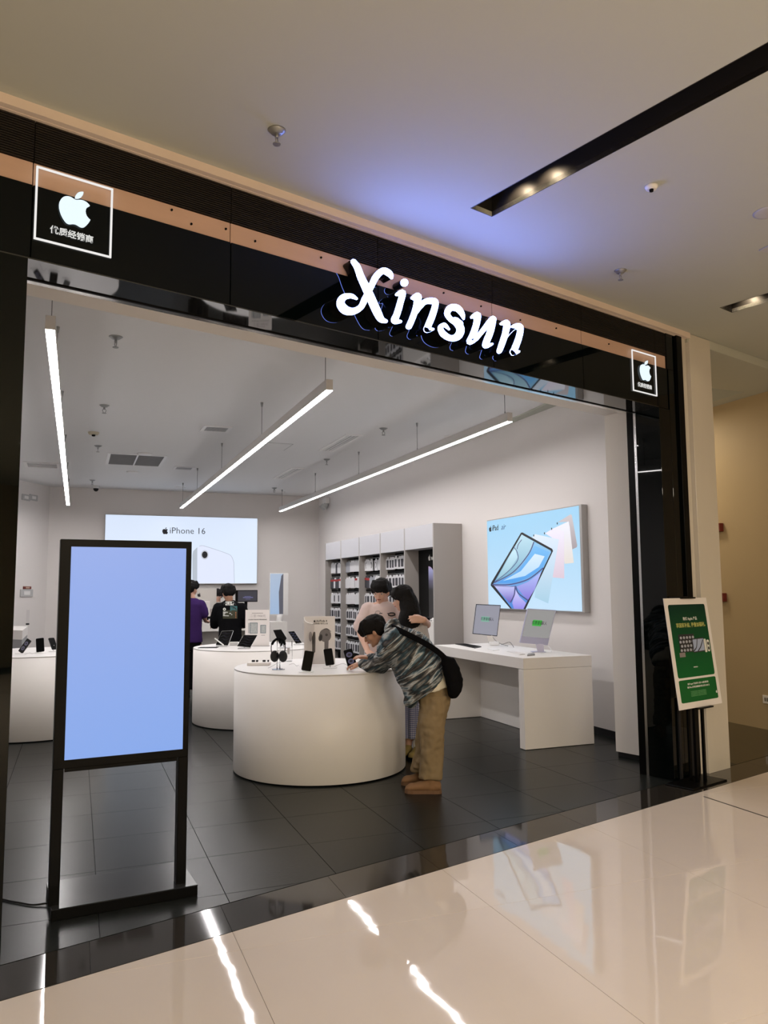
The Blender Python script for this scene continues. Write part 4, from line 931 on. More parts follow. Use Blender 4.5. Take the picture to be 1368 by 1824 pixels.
# ---- second round counter
K2 = 9.45 / 1390
def tablet(label, quad, px, py, depth_back=.05, stand='wedge', art=None, name='display_tablet'):
    """quad: four photo corners (tl, tr, br, bl) of the face; lower edge stands at px, py on the counter"""
    p0 = onz(px, py, CT_H); t = thing(name, label, 'tablet', p0, math.radians(-YAW))
    inv = (Matrix.Translation(p0) @ Matrix.Rotation(math.radians(-YAW), 4, 'Z')).inverted(); d0 = (p0 - CAM).dot(FH)
    def L3(x, y, b_): r = ray(x, y); return inv @ (CAM + r * ((d0 + b_) / r.dot(FH)))
    c = [L3(*quad[0], depth_back), L3(*quad[1], depth_back), L3(*quad[2], 0.0), L3(*quad[3], 0.0)]
    n = (c[1] - c[0]).cross(c[3] - c[0]).normalized(); n = n if n.y < 0 else -n
    def fq(u, v, h): return (c[3] * (1 - u) + c[2] * u) * (1 - v) + (c[0] * (1 - u) + c[1] * u) * v + n * h
    b = MB(); b.prism(rrect(0, 1, 0, 1, .04), -.007, 0, fq); b.build('case', M['alu'], t)
    b = MB(); b.prism(rrect(.015, .985, .012, .988, .03), 0, .0008, fq); s = b.build('screen', M['blackgloss'], t)
    if art:
        for k in range(4):
            b = MB(); v = .2 + k * .2; b.prism(stroke_outline(smooth_path([(.12, v, .03), (.35, v + .06, .07), (.6, v - .03, .07), (.88, v + .04, .03)], 4)), .0008, .0014, fq); b.build('screen_art', art, s)
    mid = (c[3] + c[2]) / 2; mid.z = 0
    b = MB(); m_ = (c[0] + c[1] + c[2] + c[3]) / 4
    b.box(mid.x - .07, mid.x + .07, .0, .09, 0, .012, .002, 1); b.build('stand_base', M['alu'], t)
    b = MB(); b.tube([(mid.x, .05, .01), (m_.x, m_.y + .012, m_.z)], .010, 8); b.build('stand_arm', M['alu'], t)
    return t
RA = mat('tablet_ripple', (.010, .010, .014), .6, spec=.1)
tablet('black tablet with keyboard flap and white pencil on the farther round counter', [(395, 1124), (416, 1123), (406, 1150), (384, 1149)], 396, 1152, .08, art=RA)
t = upright('tablet_keyboard', 'dark keyboard cover lying flat left of the pencil tablet', 'keyboard', 370, 1154, math.radians(-YAW)); b = MB(); b.box(-.11, .12, -.05, .06, 0, .006, .002, 1); b.build('cover', M['darkgrey'], t)
b = MB(); b.box(-.09, .10, -.03, .045, .006, .008); b.build('keys', M['blackmatt'], t)
p0 = onz(388, 1155, CT_H)
t = thing('stylus', 'white stylus leaning on the black tablet on the farther round counter', 'stylus', p0, math.radians(-YAW)); inv = (Matrix.Translation(p0) @ Matrix.Rotation(math.radians(-YAW), 4, 'Z')).inverted(); d0 = (p0 - CAM).dot(FH) - .02
L3 = lambda x, y: inv @ (CAM + ray(x, y) * (d0 / ray(x, y).dot(FH)))
b = MB(); a0, a1 = L3(383, 1137.5), L3(397.5, 1148.5); b.limb([a0, a1], [.0075, .0075]); b.build('barrel', M['white'], t); b = MB(); b.cone(a1, a1 + (a1 - a0).normalized() * .014, .007, .002, 12); b.build('tip', M['white'], t)
tablet('black tablet leaning on a low stand at the front of the farther round counter', [(434, 1131), (459, 1131), (446, 1153.5), (422, 1151)], 437, 1156, .09, art=RA)
tablet('dark tablet raised on a stand behind the headphones', [(486, 1122), (501, 1121), (511, 1137), (500, 1153)], 502, 1155, .05, art=mat('grey_art', (.05, .05, .055), .6, spec=.1))
tablet('blue grey tablet leaning left of the earphone card on the farther counter', [(513, 1125), (524, 1124), (538, 1145), (527, 1146.5)], 531, 1149, .08, art=mat('blue_art', (.03, .035, .07), .6, spec=.1))
t = upright('label_stand', 'small white keyboard slab between the two front tablets', 'keyboard', 417, 1150, math.radians(-YAW)); b = MB(); b.box(-.055, .055, -.02, .04, 0, .045, .003, 1); b.build('slab', M['white'], t)
for k in range(3): b = MB(); b.box(-.05, .05, -.022, -.02, .008 + k * .013, .013 + k * .013); b.build('key_row', M['grey'], t)
# subsidy notice
p = onz(458, 1151, CT_H); d_ = (p - CAM).dot(FH); K3 = d_ / 1390
t = thing('price_notice', 'white paper notice with two tablet pictures on the farther round counter', 'sign', p, math.radians(-YAW - 4))
w2, hh_ = 21.5 * K3, 63.5 * K3
b = MB(); b.box(-w2, w2, 0, .003, 0, hh_); nb = b.build('sheet', M['paper'], t)
b = MB(); b.box(-w2 - .004, w2 + .004, -.03, .05, 0, .005, .002, 1); b.build('foot', M['acrylic'], t)
ca = lambda x, y: ((x - 458) * K3, (1151 - y) * K3)
def nprint(nm, x0, x1, y0, y1, m_, h=.001, par=None): a = ca(x0, y1); c_ = ca(x1, y0); b = MB(); b.box(a[0], c_[0], -h, -h + .0006, a[1], c_[1]); return b.build(nm, m_, par or nb)
nprint('text_line', 448, 468, 1093, 1093.8, M['inkgrey']); 
x, z = ca(459, 1098.5); text('lettering', '二至1900元', 5.6 * K3, mat('grey_ink2', (.38, .34, .34), .6), nb, frame4((x, -.0012, z), (1, 0, 0), (0, 0, 1)), .0004)
x, z = ca(458.5, 1104.7); text('lettering', '以旧换新 购机补贴 即刻到店体验', 2.3 * K3, M['ink'], nb, frame4((x, -.0012, z), (1, 0, 0), (0, 0, 1)), .0004)
for x0, x1, y0, y1 in ((444.5, 458.5, 1110, 1129), (463.5, 473.5, 1114, 1128.5)):
    s = nprint('tablet_picture', x0, x1, y0, y1, mat('picture_frame', (.06, .12, .14), .5)); nprint('picture_view', x0 + 1, x1 - .8, y0 + .8, y1 - .8, mat('picture_view', (.42, .44, .44), .6, noise=(60, .5)), .0018, s)
nprint('side_picture', 441.5, 444, 1110.5, 1128.5, M['midgrey']); nprint('caption', 465, 472, 1131.5, 1132.2, M['inkgrey'])

# ---- desk monitors
def screen3(label, quad, px, py, back, frame_m, chin, glow, name='desktop_computer', box=False):
    p0 = onz(px, py, CT_H); t = thing(name, label, 'computer', p0, math.radians(-YAW)); d0 = (p0 - CAM).dot(FH)
    inv = (Matrix.Translation(p0) @ Matrix.Rotation(math.radians(-YAW), 4, 'Z')).inverted()
    L3 = lambda x, y, b_: inv @ (CAM + ray(x, y) * ((d0 + b_) / ray(x, y).dot(FH)))
    c = [L3(*q) for q in quad]; n = (c[1] - c[0]).cross(c[3] - c[0]).normalized(); n = n if n.y < 0 else -n
    fq = lambda u, v, h: (c[3] * (1 - u) + c[2] * u) * (1 - v) + (c[0] * (1 - u) + c[1] * u) * v + n * h
    b = MB(); b.prism(rrect(0, 1, 0, 1, .015), -.016, 0, fq); b.build('case', frame_m, t)
    v0 = chin
    if chin: b = MB(); b.prism([(0.0, 0.005), (1, 0.005), (1, v0), (0, v0)], 0, .001, fq); b.build('chin', M['lilac'], t)
    else: b = MB(); b.prism([(0, 0), (1, 0), (1, 1), (0, 1)], 0, .0006, fq); b.build('bezel', M['blackgloss'], t)
    e_ = .022
    b = MB(); b.prism([(e_, v0 + e_), (1 - e_, v0 + e_), (1 - e_, 1 - e_), (e_, 1 - e_)], .0006, .0014, fq); s = b.build('screen', glow, t)
    vm = v0 + (1 - v0) * .52
    b = MB(); b.prism([(.28, vm - .085), (.60, vm - .085), (.60, vm + .085), (.28, vm + .085)], .0014, .002, fq); b.build('banner', emat('banner_green', (.04, .42, .05) if chin else (.22, .46, .36), .9), s)
    X_ = (fq(1, .5, 0) - fq(0, .5, 0)); Y_ = (fq(.5, 1, 0) - fq(.5, 0, 0)); sz = Y_.length * .115
    text('lettering', '优惠重磅', sz, M['ink'], s, frame4(fq(.445, vm, .0024), X_, Y_), .0003, sx=.75); text('lettering', '深人', sz, M['ink'], s, frame4(fq(.69, vm, .0020), X_, Y_), .0003, sx=.75)
    return t, L3, fq
t, L3, fq = screen3('slim black framed monitor on a small white box at the left of the white desk', [(848, 1076, 0), (892, 1078, .12), (885.5, 1133.5, .12), (841.5, 1129, 0)], 881, 1150, 0, M['alu'], 0.0, emat('screen_grey', (.30, .30, .36), .95), 'monitor')
b = MB(); b.prism([tuple(L3(x, y, .09).xz) for x, y in ((867, 1131), (877, 1132), (881, 1147), (871, 1147))], .09, .10, lambda u, v, h: Vector((u, h, v))); b.build('stand', M['alu'], t)
b = MB(); b.box(-.055, .055, -.01, .13, 0, .042, .008, 2); b.build('base_box', M['white'], t)
t, L3, fq = screen3('lilac all-in-one computer with a chin at the right of the white desk', [(940, 1084, 0), (990.5, 1087, .10), (975.5, 1149.5, .10), (926, 1145, 0)], 960, 1162, 0, M['lilac'], .17, emat('screen_grey2', (.30, .295, .29), .95))
b = MB(); b.prism([tuple(L3(x, y, .07).xz) for x, y in ((954, 1146), (968, 1147.5), (969, 1161.5), (957.5, 1161.5))], .065, .073, lambda u, v, h: Vector((u, h, v))); b.build('stand', M['lilac'], t)
b = MB(); b.box(-.07, .075, .0, .13, 0, .006, .002, 1); b.build('foot', M['lilac'], t)
def flat(name, label, cat, corners, m_, h=.008, keys=None, z=CT_H):
    c = [onz(x, y, z) for x, y in corners]; o = sum(c, Vector()) / 4; t = thing(name, label, cat, o)
    fq = lambda u, v, hh: ((c[3] * (1 - u) + c[2] * u) * (1 - v) + (c[0] * (1 - u) + c[1] * u) * v - o) + Vector((0, 0, hh))
    b = MB(); b.prism(rrect(0, 1, 0, 1, .06), 0, h, fq); b.build('body', m_, t)
    if keys:
        nr, nc, km = keys
        b = MB()
        for i in range(nr):
            for j in range(nc): b.prism([(.04 + .92 * (j + a) / nc, .08 + .84 * (i + c_) / nr) for a, c_ in ((.08, .08), (.92, .08), (.92, .92), (.08, .92))], h, h + .002, fq)
        tag(b.build('keys', km, t), kind='stuff')
    return t
flat('keyboard', 'dark keyboard lying at the left of the white desk', 'keyboard', [(810, 1147.5), (826, 1147), (858, 1152.5), (846, 1155)], M['darkgrey'], .008, (5, 14, M['blackmatt']))
flat('keyboard', 'white keyboard lying before the lilac computer', 'keyboard', [(902, 1160.5), (912, 1159.5), (936, 1166), (925, 1167)], M['white'], .008, (5, 14, M['paper']))
flat('computer_mouse', 'grey mouse near the desk corner', 'mouse', [(941, 1166.5), (951, 1165.5), (953, 1167.5), (939, 1169)], M['grey'], .016)
flat('trackpad', 'pale trackpad between the two keyboards on the white desk', 'trackpad', [(868, 1156), (880, 1155), (890, 1158), (878, 1159)], M['white'], .006)
for lab, pts in (('black cable curling from the white base box on the desk', [(877, 1134, .05), (884, 1142, .02), (893, 1147, .01), (905, 1150.5, .0)]), ('black looped cable right of the white base box', [(893, 1148, .02), (900, 1146, .05), (908, 1144, .05), (914, 1151, .01), (915, 1153, 0)])):
    b = MB(); b.tube(smooth_path([tuple(onz(x, y, CT_H + .003 + zz)) for x, y, zz in pts], 6), .0028, 6); tag(b.build('cable', M['cable']), lab, 'cable')
b = MB(); b.tube(smooth_path([tuple(onz(x, y, CT_H + .003 + zz)) for x, y, zz in ((965, 1150, .05), (976, 1151, .04), (981, 1156, .02), (982, 1161, 0))], 6), .003, 6); tag(b.build('cable', M['white']), 'white cable curling behind the lilac computer', 'cable')

# ---- back desk and what stands on it
DZ = 1.0
pA, pB = onz(300, 1109, DZ), onz(462, 1109, DZ); yd = (pA.y + pB.y) / 2
yd = onz(385, 1108, DZ).y
xa, xb = onz(300, 1108, DZ).x, onz(466, 1108, DZ).x
t = thing('service_desk', 'long pale service desk at the back of the shop before the lit advertisement', 'desk', (xa, yd, 0))
b = MB(); b.box(0, xb - xa, 0, .75, DZ - .17, DZ, .003, 1); b.build('top', M['deskwhite'], t)
for x in (0, xb - xa - .12): b = MB(); b.box(x, x + .12, 0.0, .75, 0, DZ - .172); b.build('side_panel', M['deskwhite'], t)
b = MB(); b.box(.122, xb - xa - .122, .45, .5, 0, DZ - .172); b.build('front_panel', M['deskwhite'], t)
def onyd(px, py, dy): return ony(px, py, yd + dy)
def faceplate(name, label, cat, x0, x1, y0, y1, dy, m_, th_=.03, z=DZ):
    a, c_ = onyd(x0, y1, dy), onyd(x1, y0, dy); t = thing(name, label, cat, ((a.x + c_.x) / 2, yd + dy, z)); w_ = (c_.x - a.x) / 2; zt, zb = c_.z - z, a.z - z
    b = MB(); b.box(-w_, w_, 0, th_, zb, zt, .006, 2); b.build('case', m_, t); return t, w_, zb, zt
t, w_, zb, zt = faceplate('desktop_computer', 'large silver computer seen from behind on the back desk, with fruit emblem', 'computer', 342, 386, 1048, 1085, .25, M['alu'], .02)
emblem('emblem', .075, M['ink'], t, lambda u, v, h: Vector(((onyd(354.5, 1059, .25).x - t.location.x) + u, -.001 - h, onyd(354.5, 1059.5, .25).z - DZ + v)))
b = MB(); b.box(-.10, .10, -.02, .16, 0, .008, .002, 1); b.box(-.09, .09, .03, .04, .008, zb + .05); b.build('stand', M['alu'], t)
t, w_, zb, zt = faceplate('pos_terminal', 'black touch screen till with lit lines at the right of the back desk', 'till', 419.5, 459, 1051, 1072.5, .12, M['black'], .04)
b = MB(); b.box(-w_ + .045, w_ - .015, -.003, 0, zb + .015, zt - .015); s = b.build('screen', emat('till_screen', (.025, .025, .04), .9), t)
for k, (a, c_) in enumerate(((-.02, .07), (-.07, .12), (-.04, .08))): b = MB(); b.box(a, c_, -.0045, -.003, zb + .05 + k * .025, zb + .058 + k * .025 + (.008 if k == 1 else 0)); b.build('screen_line', emat('till_line', (.14, .14, .32), .9), s)
b = MB(); b.box(-.09, .05, .04, .18, 0, .02, .004, 1); b.tube([(0, .10, .02), (0, .06, zb + .04)], .03, 10); b.build('stand', M['black'], t)
p = onyd(452, 1085, -.0); t = thing('receipt_printer', 'black and white receipt printer at the right end of the back desk', 'printer', (p.x + .05, yd + .0, DZ))
b = MB(); b.box(-.11, .12, 0, .18, 0, .10, .01, 2); b.build('case', M['black'], t); b = MB(); b.box(-.09, .06, .02, .12, .10, .145, .006, 1); b.build('paper_cover', M['white'], t); b = MB(); b.box(-.10, .10, -.004, 0, .05, .075); b.build('slot', M['white'], t)
t, w_, zb, zt = faceplate('product_box', 'white product box with small dot standing on the back desk', 'box', 362, 374, 1071, 1098, .02, M['paper'], .10)
b = MB(); b.box(-.01, .01, -.002, 0, .16, .19); b.build('mark', M['inkgrey'], t)
t, w_, zb, zt = faceplate('card_reader', 'small black and white card reader on the back desk beside the man in black', 'card reader', 367, 380, 1098, 1107, -.0 + .05, M['black'], .10)
b = MB(); b.box(-w_ * .3, w_ * .8, -.004, 0, .02, .06); b.build('label', M['white'], t)

# ---- tall vertical screen and its plinth at the back right
y9 = 15.2; pp = ony(494, 1107, y9); zt = pp.z
pl = thing('display_plinth', 'white square plinth under the tall vertical screen', 'plinth', (pp.x, y9, 0)); hw = .17
b = MB(); b.box(-hw, hw, -.12, .25, 0, zt, .003, 1); b.build('block', M['deskwhite'], pl)
t = thing('vertical_screen', 'tall narrow screen with blue and grey picture on a white plinth at the back', 'screen', (pp.x, y9, zt))
A0 = ony(481, 1021, y9); A1 = ony(505, 1020, y9); A2 = ony(505, 1095.5, y9)
w_ = A1.x - A0.x; zz0, zz1 = A2.z - zt, A0.z - zt; xo = A0.x - pp.x
b = MB(); b.box(xo, xo + w_ + .10, 0, .05, zz0, zz1, .004, 1); b.build('housing', M['white'], t)
b = MB(); b.box(xo + .006, xo + w_ - .004, -.003, 0, zz0 + .02, zz1 - .01); s = b.build('screen', emat('tall_screen_blue', (.36, .50, .72), .9, grad=(.44, .54, .70)), t)
b = MB(); b.prism([(xo + w_ * .70, zz0 + .02), (xo + w_ - .004, zz0 + .02), (xo + w_ - .004, zz1 - .01), (xo + w_ * .84, zz1 - .05), (xo + w_ * .66, zz0 + .45)], .003, .0045, lambda u, v, h: Vector((u, -h, v))); b.build('screen_art', emat('tall_dark', (.10, .10, .13), .9), s)
b = MB(); b.cone((xo + w_ * .75, .03, 0), (xo + w_ * .75, .03, zz0 + .01), .06, .055, 20); b.build('post', M['white'], t)
# ---- white side desk far left
p1 = onz(12, 1126, .95); 
t = thing('side_desk', 'white desk block behind the left edge counter', 'desk', (onz(20, 1122, .95).x, onz(20, 1122, .95).y, 0))
c_ = [onz(12, 1122, .95), onz(40, 1123, .95), onz(50, 1115, .95), onz(14, 1115, .95)]; o_ = t.location
b = MB(); b.prism([((q - o_).x, (q - o_).y) for q in c_], .80, .95); b.build('top', M['deskwhite'], t)
b = MB(); b.prism([((q - o_).x * .96, (q - o_).y * .96 + .03) for q in c_], 0, .80); b.build('body', M['grey'], t)
p = onz(49, 1113, .95); t = thing('card_holder', 'small clear card holder with dark base on the left side desk', 'holder', p)
b = MB(); b.box(-.03, .03, -.02, .02, 0, .03, .004, 1); b.build('base', M['darkgrey'], t); b = MB(); b.box(-.028, .028, -.002, .002, .03, .28); b.build('sheet', M['acrylic'], t)
# goods on the niche box of the first cabinet
for k, (lab, yy, xx, m_) in enumerate((('silver watch band on the niche shelf of the nearest cabinet', .30, .12, M['alu']), ('dark watch band on the niche shelf of the nearest cabinet', .50, .10, M['darkgrey']), ('white puck on the niche shelf of the nearest cabinet', .18, .10, M['white']))):
    t = thing('display_watch' if k < 2 else 'charging_puck', lab, 'watch' if k < 2 else 'charger', (CX + xx, CYS[0] + yy, 1.091))
    b = MB()
    if k < 2: b.tube(smooth_path([(.045 * math.cos(a), .03 * math.sin(a), .035 + .033 * math.sin(a * 2 + .4) * .3 + .012 * math.cos(a)) for a in [j * math.pi / 5 for j in range(11)]], 3), .009, 8); b.build('band', m_, t); b = MB(); b.box(-.02, .02, -.045, -.033, .02, .055, .004, 1); b.build('case', M['blackgloss'], t)
    else: b.lathe([(.05, 0), (.055, .03), (.05, .06)], seg=24); b.build('body', m_, t)

# ================================================================== PEOPLE
from mathutils import noise as mn
def skinned(mb, name, m, parent, voxel=.008, it=3, wr=0.0, ws=12.0, fold=None):
    """merge the pieces of a MB into one continuous surface"""
    bmesh.ops.recalc_face_normals(mb.bm, faces=mb.bm.faces[:])
    me = bpy.data.meshes.new('tmp'); mb.bm.to_mesh(me); mb.bm.free(); o = bpy.data.objects.new('tmp', me); C.objects.link(o)
    r = o.modifiers.new('r', 'REMESH'); r.mode = 'VOXEL'; r.voxel_size = voxel; r.use_smooth_shade = True
    s = o.modifiers.new('s', 'SMOOTH'); s.iterations = it; s.factor = .5
    bpy.context.view_layer.update(); dg = bpy.context.evaluated_depsgraph_get()
    m2 = bpy.data.meshes.new_from_object(o.evaluated_get(dg)); bpy.data.objects.remove(o)
    if wr:
        for v in m2.vertices:
            p = v.co; a = mn.noise(Vector((p.x * ws, p.y * ws, p.z * ws * .45))) + .5 * mn.noise(p * ws * 2.3)
            v.co = p + v.normal * (a * wr)
    m2.name = name; m2.materials.clear(); m2.materials.append(m)
    for p in m2.polygons: p.use_smooth = True
    n = bpy.data.objects.new(name, m2); C.objects.link(n); n.parent = parent
    return n
FH = Vector((math.sin(math.radians(YAW)), math.cos(math.radians(YAW)), 0))
class Fig:
    def __init__(s, px, d, label, name='person', cat='person'):
        r = ray(px, 1050); p = CAM + r * (d / r.dot(FH)); s.d = d
        s.o = thing(name, label, cat, (p.x, p.y, 0), math.radians(-YAW))
        s.inv = (Matrix.Translation((p.x, p.y, 0)) @ Matrix.Rotation(math.radians(-YAW), 4, 'Z')).inverted()
    def P(s, px, py, b=0.0):
        r = ray(px, py); return s.inv @ (CAM + r * ((s.d + b) / r.dot(FH)))
    def sec(s, p, q, depth, b=0.0):
        A, B = s.P(*p, b), s.P(*q, b); c = (A + B) / 2; return (c, (A - B) / 2, Vector((0, depth, 0)))
def basis(F, tilt=0.0):
    F = Vector(F).normalized(); R = F.cross(Vector((0, 0, 1))).normalized(); U = R.cross(F).normalized()
    return Matrix((R, F, U)).transposed()
def head(mb, c, B, neck=None, s=1.0):
    T = lambda x, y, z: c + B @ Vector((x, y, z)) * s
    for q, r in (((0, -.015, .03), (.074, .090, .083)), ((0, .028, -.02), (.060, .058, .083)), ((0, .034, -.072), (.046, .045, .036)), ((0, -.01, -.03), (.068, .075, .06)),
                 ((.076, -.005, -.012), (.010, .018, .031)), ((-.076, -.005, -.012), (.010, .018, .031)), ((.035, .055, -.03), (.026, .026, .026)), ((-.035, .055, -.03), (.026, .026, .026))):
        mb.ball(T(*q), Vector(r) * s, 18, rot=B)
    mb.ball(T(0, .066, -.094), .019 * s, 12)
    mb.cone(T(0, .082, .004), T(0, .103, -.030), .007 * s, .012 * s); mb.ball(T(0, .101, -.031), .0135 * s, 12)
    mb.cone(T(-.04, .074, .014), T(.04, .074, .014), .010 * s)
    mb.cone(T(-.018, .084, -.060), T(.018, .084, -.060), .010 * s)
    if neck: mb.limb([T(0, -.03, -.06), neck], [.054 * s, .062 * s])
def face(parent, c, B, s=1.0):
    T = lambda x, y, z: c + B @ Vector((x, y, z)) * s
    for sx in (-1, 1):
        b = MB(); b.ball(T(sx * .031, .076, -.002), (.014 * s, .010 * s, .007 * s), 12, rot=B); e = b.build('eye', M['eyewhite'], parent)
        b = MB(); b.ball(T(sx * .031, .084, -.002), .0055 * s, 10); b.build('iris', M['ink'], e)
        b = MB(); b.tube([T(sx * .014, .088, .018), T(sx * .032, .086, .023), T(sx * .050, .074, .017)], .0035 * s, 6); b.build('eyebrow', M['hair'], parent)
    b = MB(); b.tube([T(-.022, .086, -.059), T(-.008, .0945, -.057), T(.008, .0945, -.057), T(.022, .086, -.059)], [.002, .0055, .0055, .002], 8); b.build('mouth', M['lip'], parent)
def hair(parent, c, B, s=1.0, fringe=.035, back=-.045, m=None, name='hair', extra=None, bulk=1.0):
    T = lambda x, y, z: c + B @ Vector((x, y, z)) * s
    mb = MB(); mb.ball(T(0, -.014, .046), Vector((.087, .103, .084)) * s * bulk, 20, rot=B); mb.ball(T(0, -.040, .002), Vector((.083, .074, .078)) * s * bulk, 18, rot=B)
    mb.ball(T(0, .040, .066), Vector((.070, .062, .046)) * s * bulk, 18, rot=B)
    random.seed(int(abs(c.x) * 997) + 5)
    for k in range(17):
        x = -.072 + k * .009; y0 = .052 + .036 * (1 - (x / .078) ** 2)
        mb.limb([T(x * .8, y0 - .035, .105), T(x * .98, y0 - .002, .070), T(x * 1.02, y0 + .004, fringe + .02), T(x + random.uniform(-.006, .006), y0 + .002, fringe + random.uniform(-.012, .008))], [.020, .016, .011, .004], 8)
    for sx in (-1, 1):
        for k in range(7):
            y = .045 - k * .02; mb.limb([T(sx * .066, y, .06), T(sx * .078, y, .02), T(sx * .076, y - .004, .004 + back * (k / 7) + random.uniform(-.008, .006))], [.022, .013, .005], 8)
    for k in range(9):
        x = -.064 + k * .016; mb.limb([T(x, -.080, .02), T(x, -.088, -.015), T(x * .95, -.076, back - .015 + random.uniform(-.01, .01))], [.026, .018, .007], 8)
    if extra: extra(mb, T)
    return skinned(mb, name, m or M['hair'], parent, .0075, 1, .004, 60)
def hand(mb, wrist, d, nrm, side=1, curl=.5, s=1.0, spread=.12):
    """wrist point, direction of the fingers, palm normal (fingers curl towards it), side of the thumb"""
    d = Vector(d).normalized(); n = Vector(nrm); n = (n - d * n.dot(d)).normalized(); x = d.cross(n) * side
    R3 = Matrix((x, d, n)).transposed()
    T = lambda a, b_, c_: Vector(wrist) + R3 @ Vector((a, b_, c_)) * s
    for xx in (-.028, -.010, .010, .028): mb.limb([T(xx * .6, .0, 0), T(xx, .045, -.002), T(xx * 1.05, .085, 0)], [.016 * s, .015 * s, .0115 * s], 10)
    for i, (xx, L) in enumerate(((.030, .068), (.010, .078), (-.010, .072), (-.029, .056))):
        p = Vector((xx * 1.05, .085, 0)); a = curl * .5; pts = [T(*p)]
        for k, f in enumerate((.45, .32, .23)):
            q = Vector((math.sin(spread * (xx / .03)), math.cos(a), math.sin(a))); p = p + q.normalized() * L * f; a += curl * .8; pts.append(T(*p))
        mb.limb(pts, [.0098 * s, .0088 * s, .008 * s, .0066 * s], 8)
    mb.limb([T(.022, .02, .0), T(.048, .045, .012), T(.056, .072, .022), T(.053, .092, .030)], [.015 * s, .012 * s, .0098 * s, .0078 * s], 8)
def shoe(parent, heel, toe, w=.048, hgt=.10, m=None, sm=None, name='shoe'):
    heel, toe = Vector(heel), Vector(toe); d = (toe - heel); L = d.length; d.normalize(); x = Vector((d.y, -d.x, 0)); up = Vector((0, 0, 1))
    S = lambda t, z, a, h: (heel + d * (L * t) + up * z, x * a, up * h)
    mb = MB(); mb.loft([(heel + d * L * .0 + up * .045, x * w * .35, up * .02)] + [(heel + d * (L * t) + up * (z), x * w * a, up * h) for t, z, a, h in
        ((.03, .052, .72, .035), (.16, .058, .88, .045), (.34, .060, .90, .048), (.55, .050, .98, .038), (.75, .042, 1.04, .030), (.90, .036, .92, .024), (.985, .030, .55, .014))], 18)
    mb.limb([heel + d * L * .26 + up * .05, heel + d * L * .24 + up * hgt], [w * .95, w * .92])
    mb.ball(heel + d * L * .78 + up * .04, (w * .95, w * 1.0, .032))
    sh = skinned(mb, name, m or M['tanboot'], parent, .007, 2)
    out = [(t * L, w * a) for t, a in ((-.01, .5), (.05, .85), (.2, .95), (.4, .9), (.6, 1.02), (.78, 1.1), (.92, .9), (1.0, .4))]
    poly = out + [(a, -b_) for a, b_ in out[::-1]]
    b = MB(); b.prism(poly, .0, .026, lambda u, v, h: heel + d * u + x * v + up * h); b.build('sole', sm or M['sole'], sh)
    return sh
def print_on(target, parent, polys, m, name, fig, b0=-1.0, off=.003):
    """flat print laid on a garment: polys in photo pixels, dropped onto the cloth"""
    bpy.context.view_layer.update()
    bm = bmesh.new()
    for poly in polys:
        vs_ = []
        for px, py in poly:
            o_ = fig.P(px, py, b0); t_ = fig.P(px, py, b0 + 2); dd = (t_ - o_).normalized()
            ok, loc, nn, _ = target.ray_cast(o_, dd)
            if not ok: vs_ = None; break
            vs_.append(loc - dd * off)
        if not vs_: continue
        tri = mg.tessellate_polygon([[Vector((p[0], p[1], 0)) for p in poly]]); V = [bm.verts.new(v) for v in vs_]
        for t_ in tri:
            try: bm.faces.new([V[i] for i in t_])
            except ValueError: pass
    me = bpy.data.meshes.new(name); bm.to_mesh(me); bm.free(); me.materials.append(m); o = bpy.data.objects.new(name, me); C.objects.link(o); o.parent = parent
    so = o.modifiers.new('s', 'SOLIDIFY'); so.thickness = .002; so.offset = 0
    return o
def legs(mb, hips, knees, ankles, rr=(.095, .062, .045)):
    for h_, k_, a_ in zip(hips, knees, ankles): mb.limb([h_, (h_ + k_) / 2, k_, (k_ + a_) / 2 + (h_ - k_) * .05, a_], [rr[0], rr[0] * .86, rr[1], rr[1] * .95, rr[2]])

# ---- the leaning man
f = Fig(755, 6.38, 'man in striped grey and blue jacket bending over the nearest round counter'); P = f.P
hc = P(667, 1124, .06); HB = Matrix((Vector((0, -1, 0)), Vector((-.866, 0, -.5)), Vector((-.5, 0, .866)))).transposed()
HB = Matrix.Rotation(math.radians(-8), 3, 'Z') @ HB
mb = MB(); head(mb, hc, HB, neck=P(690, 1136, .05))
mb.loft([f.sec((788, 1222), (758, 1234), .10), f.sec((787, 1192), (742, 1220), .13), f.sec((765, 1155), (715, 1195), .15), f.sec((735, 1130), (695, 1170), .17), f.sec((710, 1122), (690, 1150), .16)])
nsh, fsh = P(700, 1143, -.14), P(702, 1136, .22)
nel, nwr = P(679, 1183, .20), P(645, 1183, .27); fel, fwr = P(694, 1176, .44), P(661, 1173, .43)
mb.limb([nsh, nel, nwr], [.055, .045, .030]); mb.limb([fsh, fel, fwr], [.055, .045, .030])
hand(mb, nwr, P(622, 1184, .34) - nwr, (0, .2, -1), 1, .55); hand(mb, fwr, P(640, 1169, .42) - fwr, (-.1, .1, -1), -1, .45)
hips = [P(773, 1242, -.07), P(770, 1240, .07)]; knees = [P(769, 1308, -.10), P(760, 1305, .10)]; ank = [P(766, 1380, -.10), P(748, 1370, .12)]
mb.ball(P(772, 1230, 0), (.085, .11, .08)); legs(mb, hips, knees, ank, (.082, .058, .042))
body = skinned(mb, 'body', M['skin'], f.o, .0072, 2)
face(f.o, hc, HB)
hair(f.o, hc, HB, 1.0, .012, -.055, bulk=1.05, extra=lambda mb, T: [mb.limb([T(x, .05, .10), T(x, .10, .055), T(x, .108, .005 + .01 * abs(x) * 20)], [.022, .018, .006], 8) for x in (-.05, -.03, -.01, .01, .03, .05)])
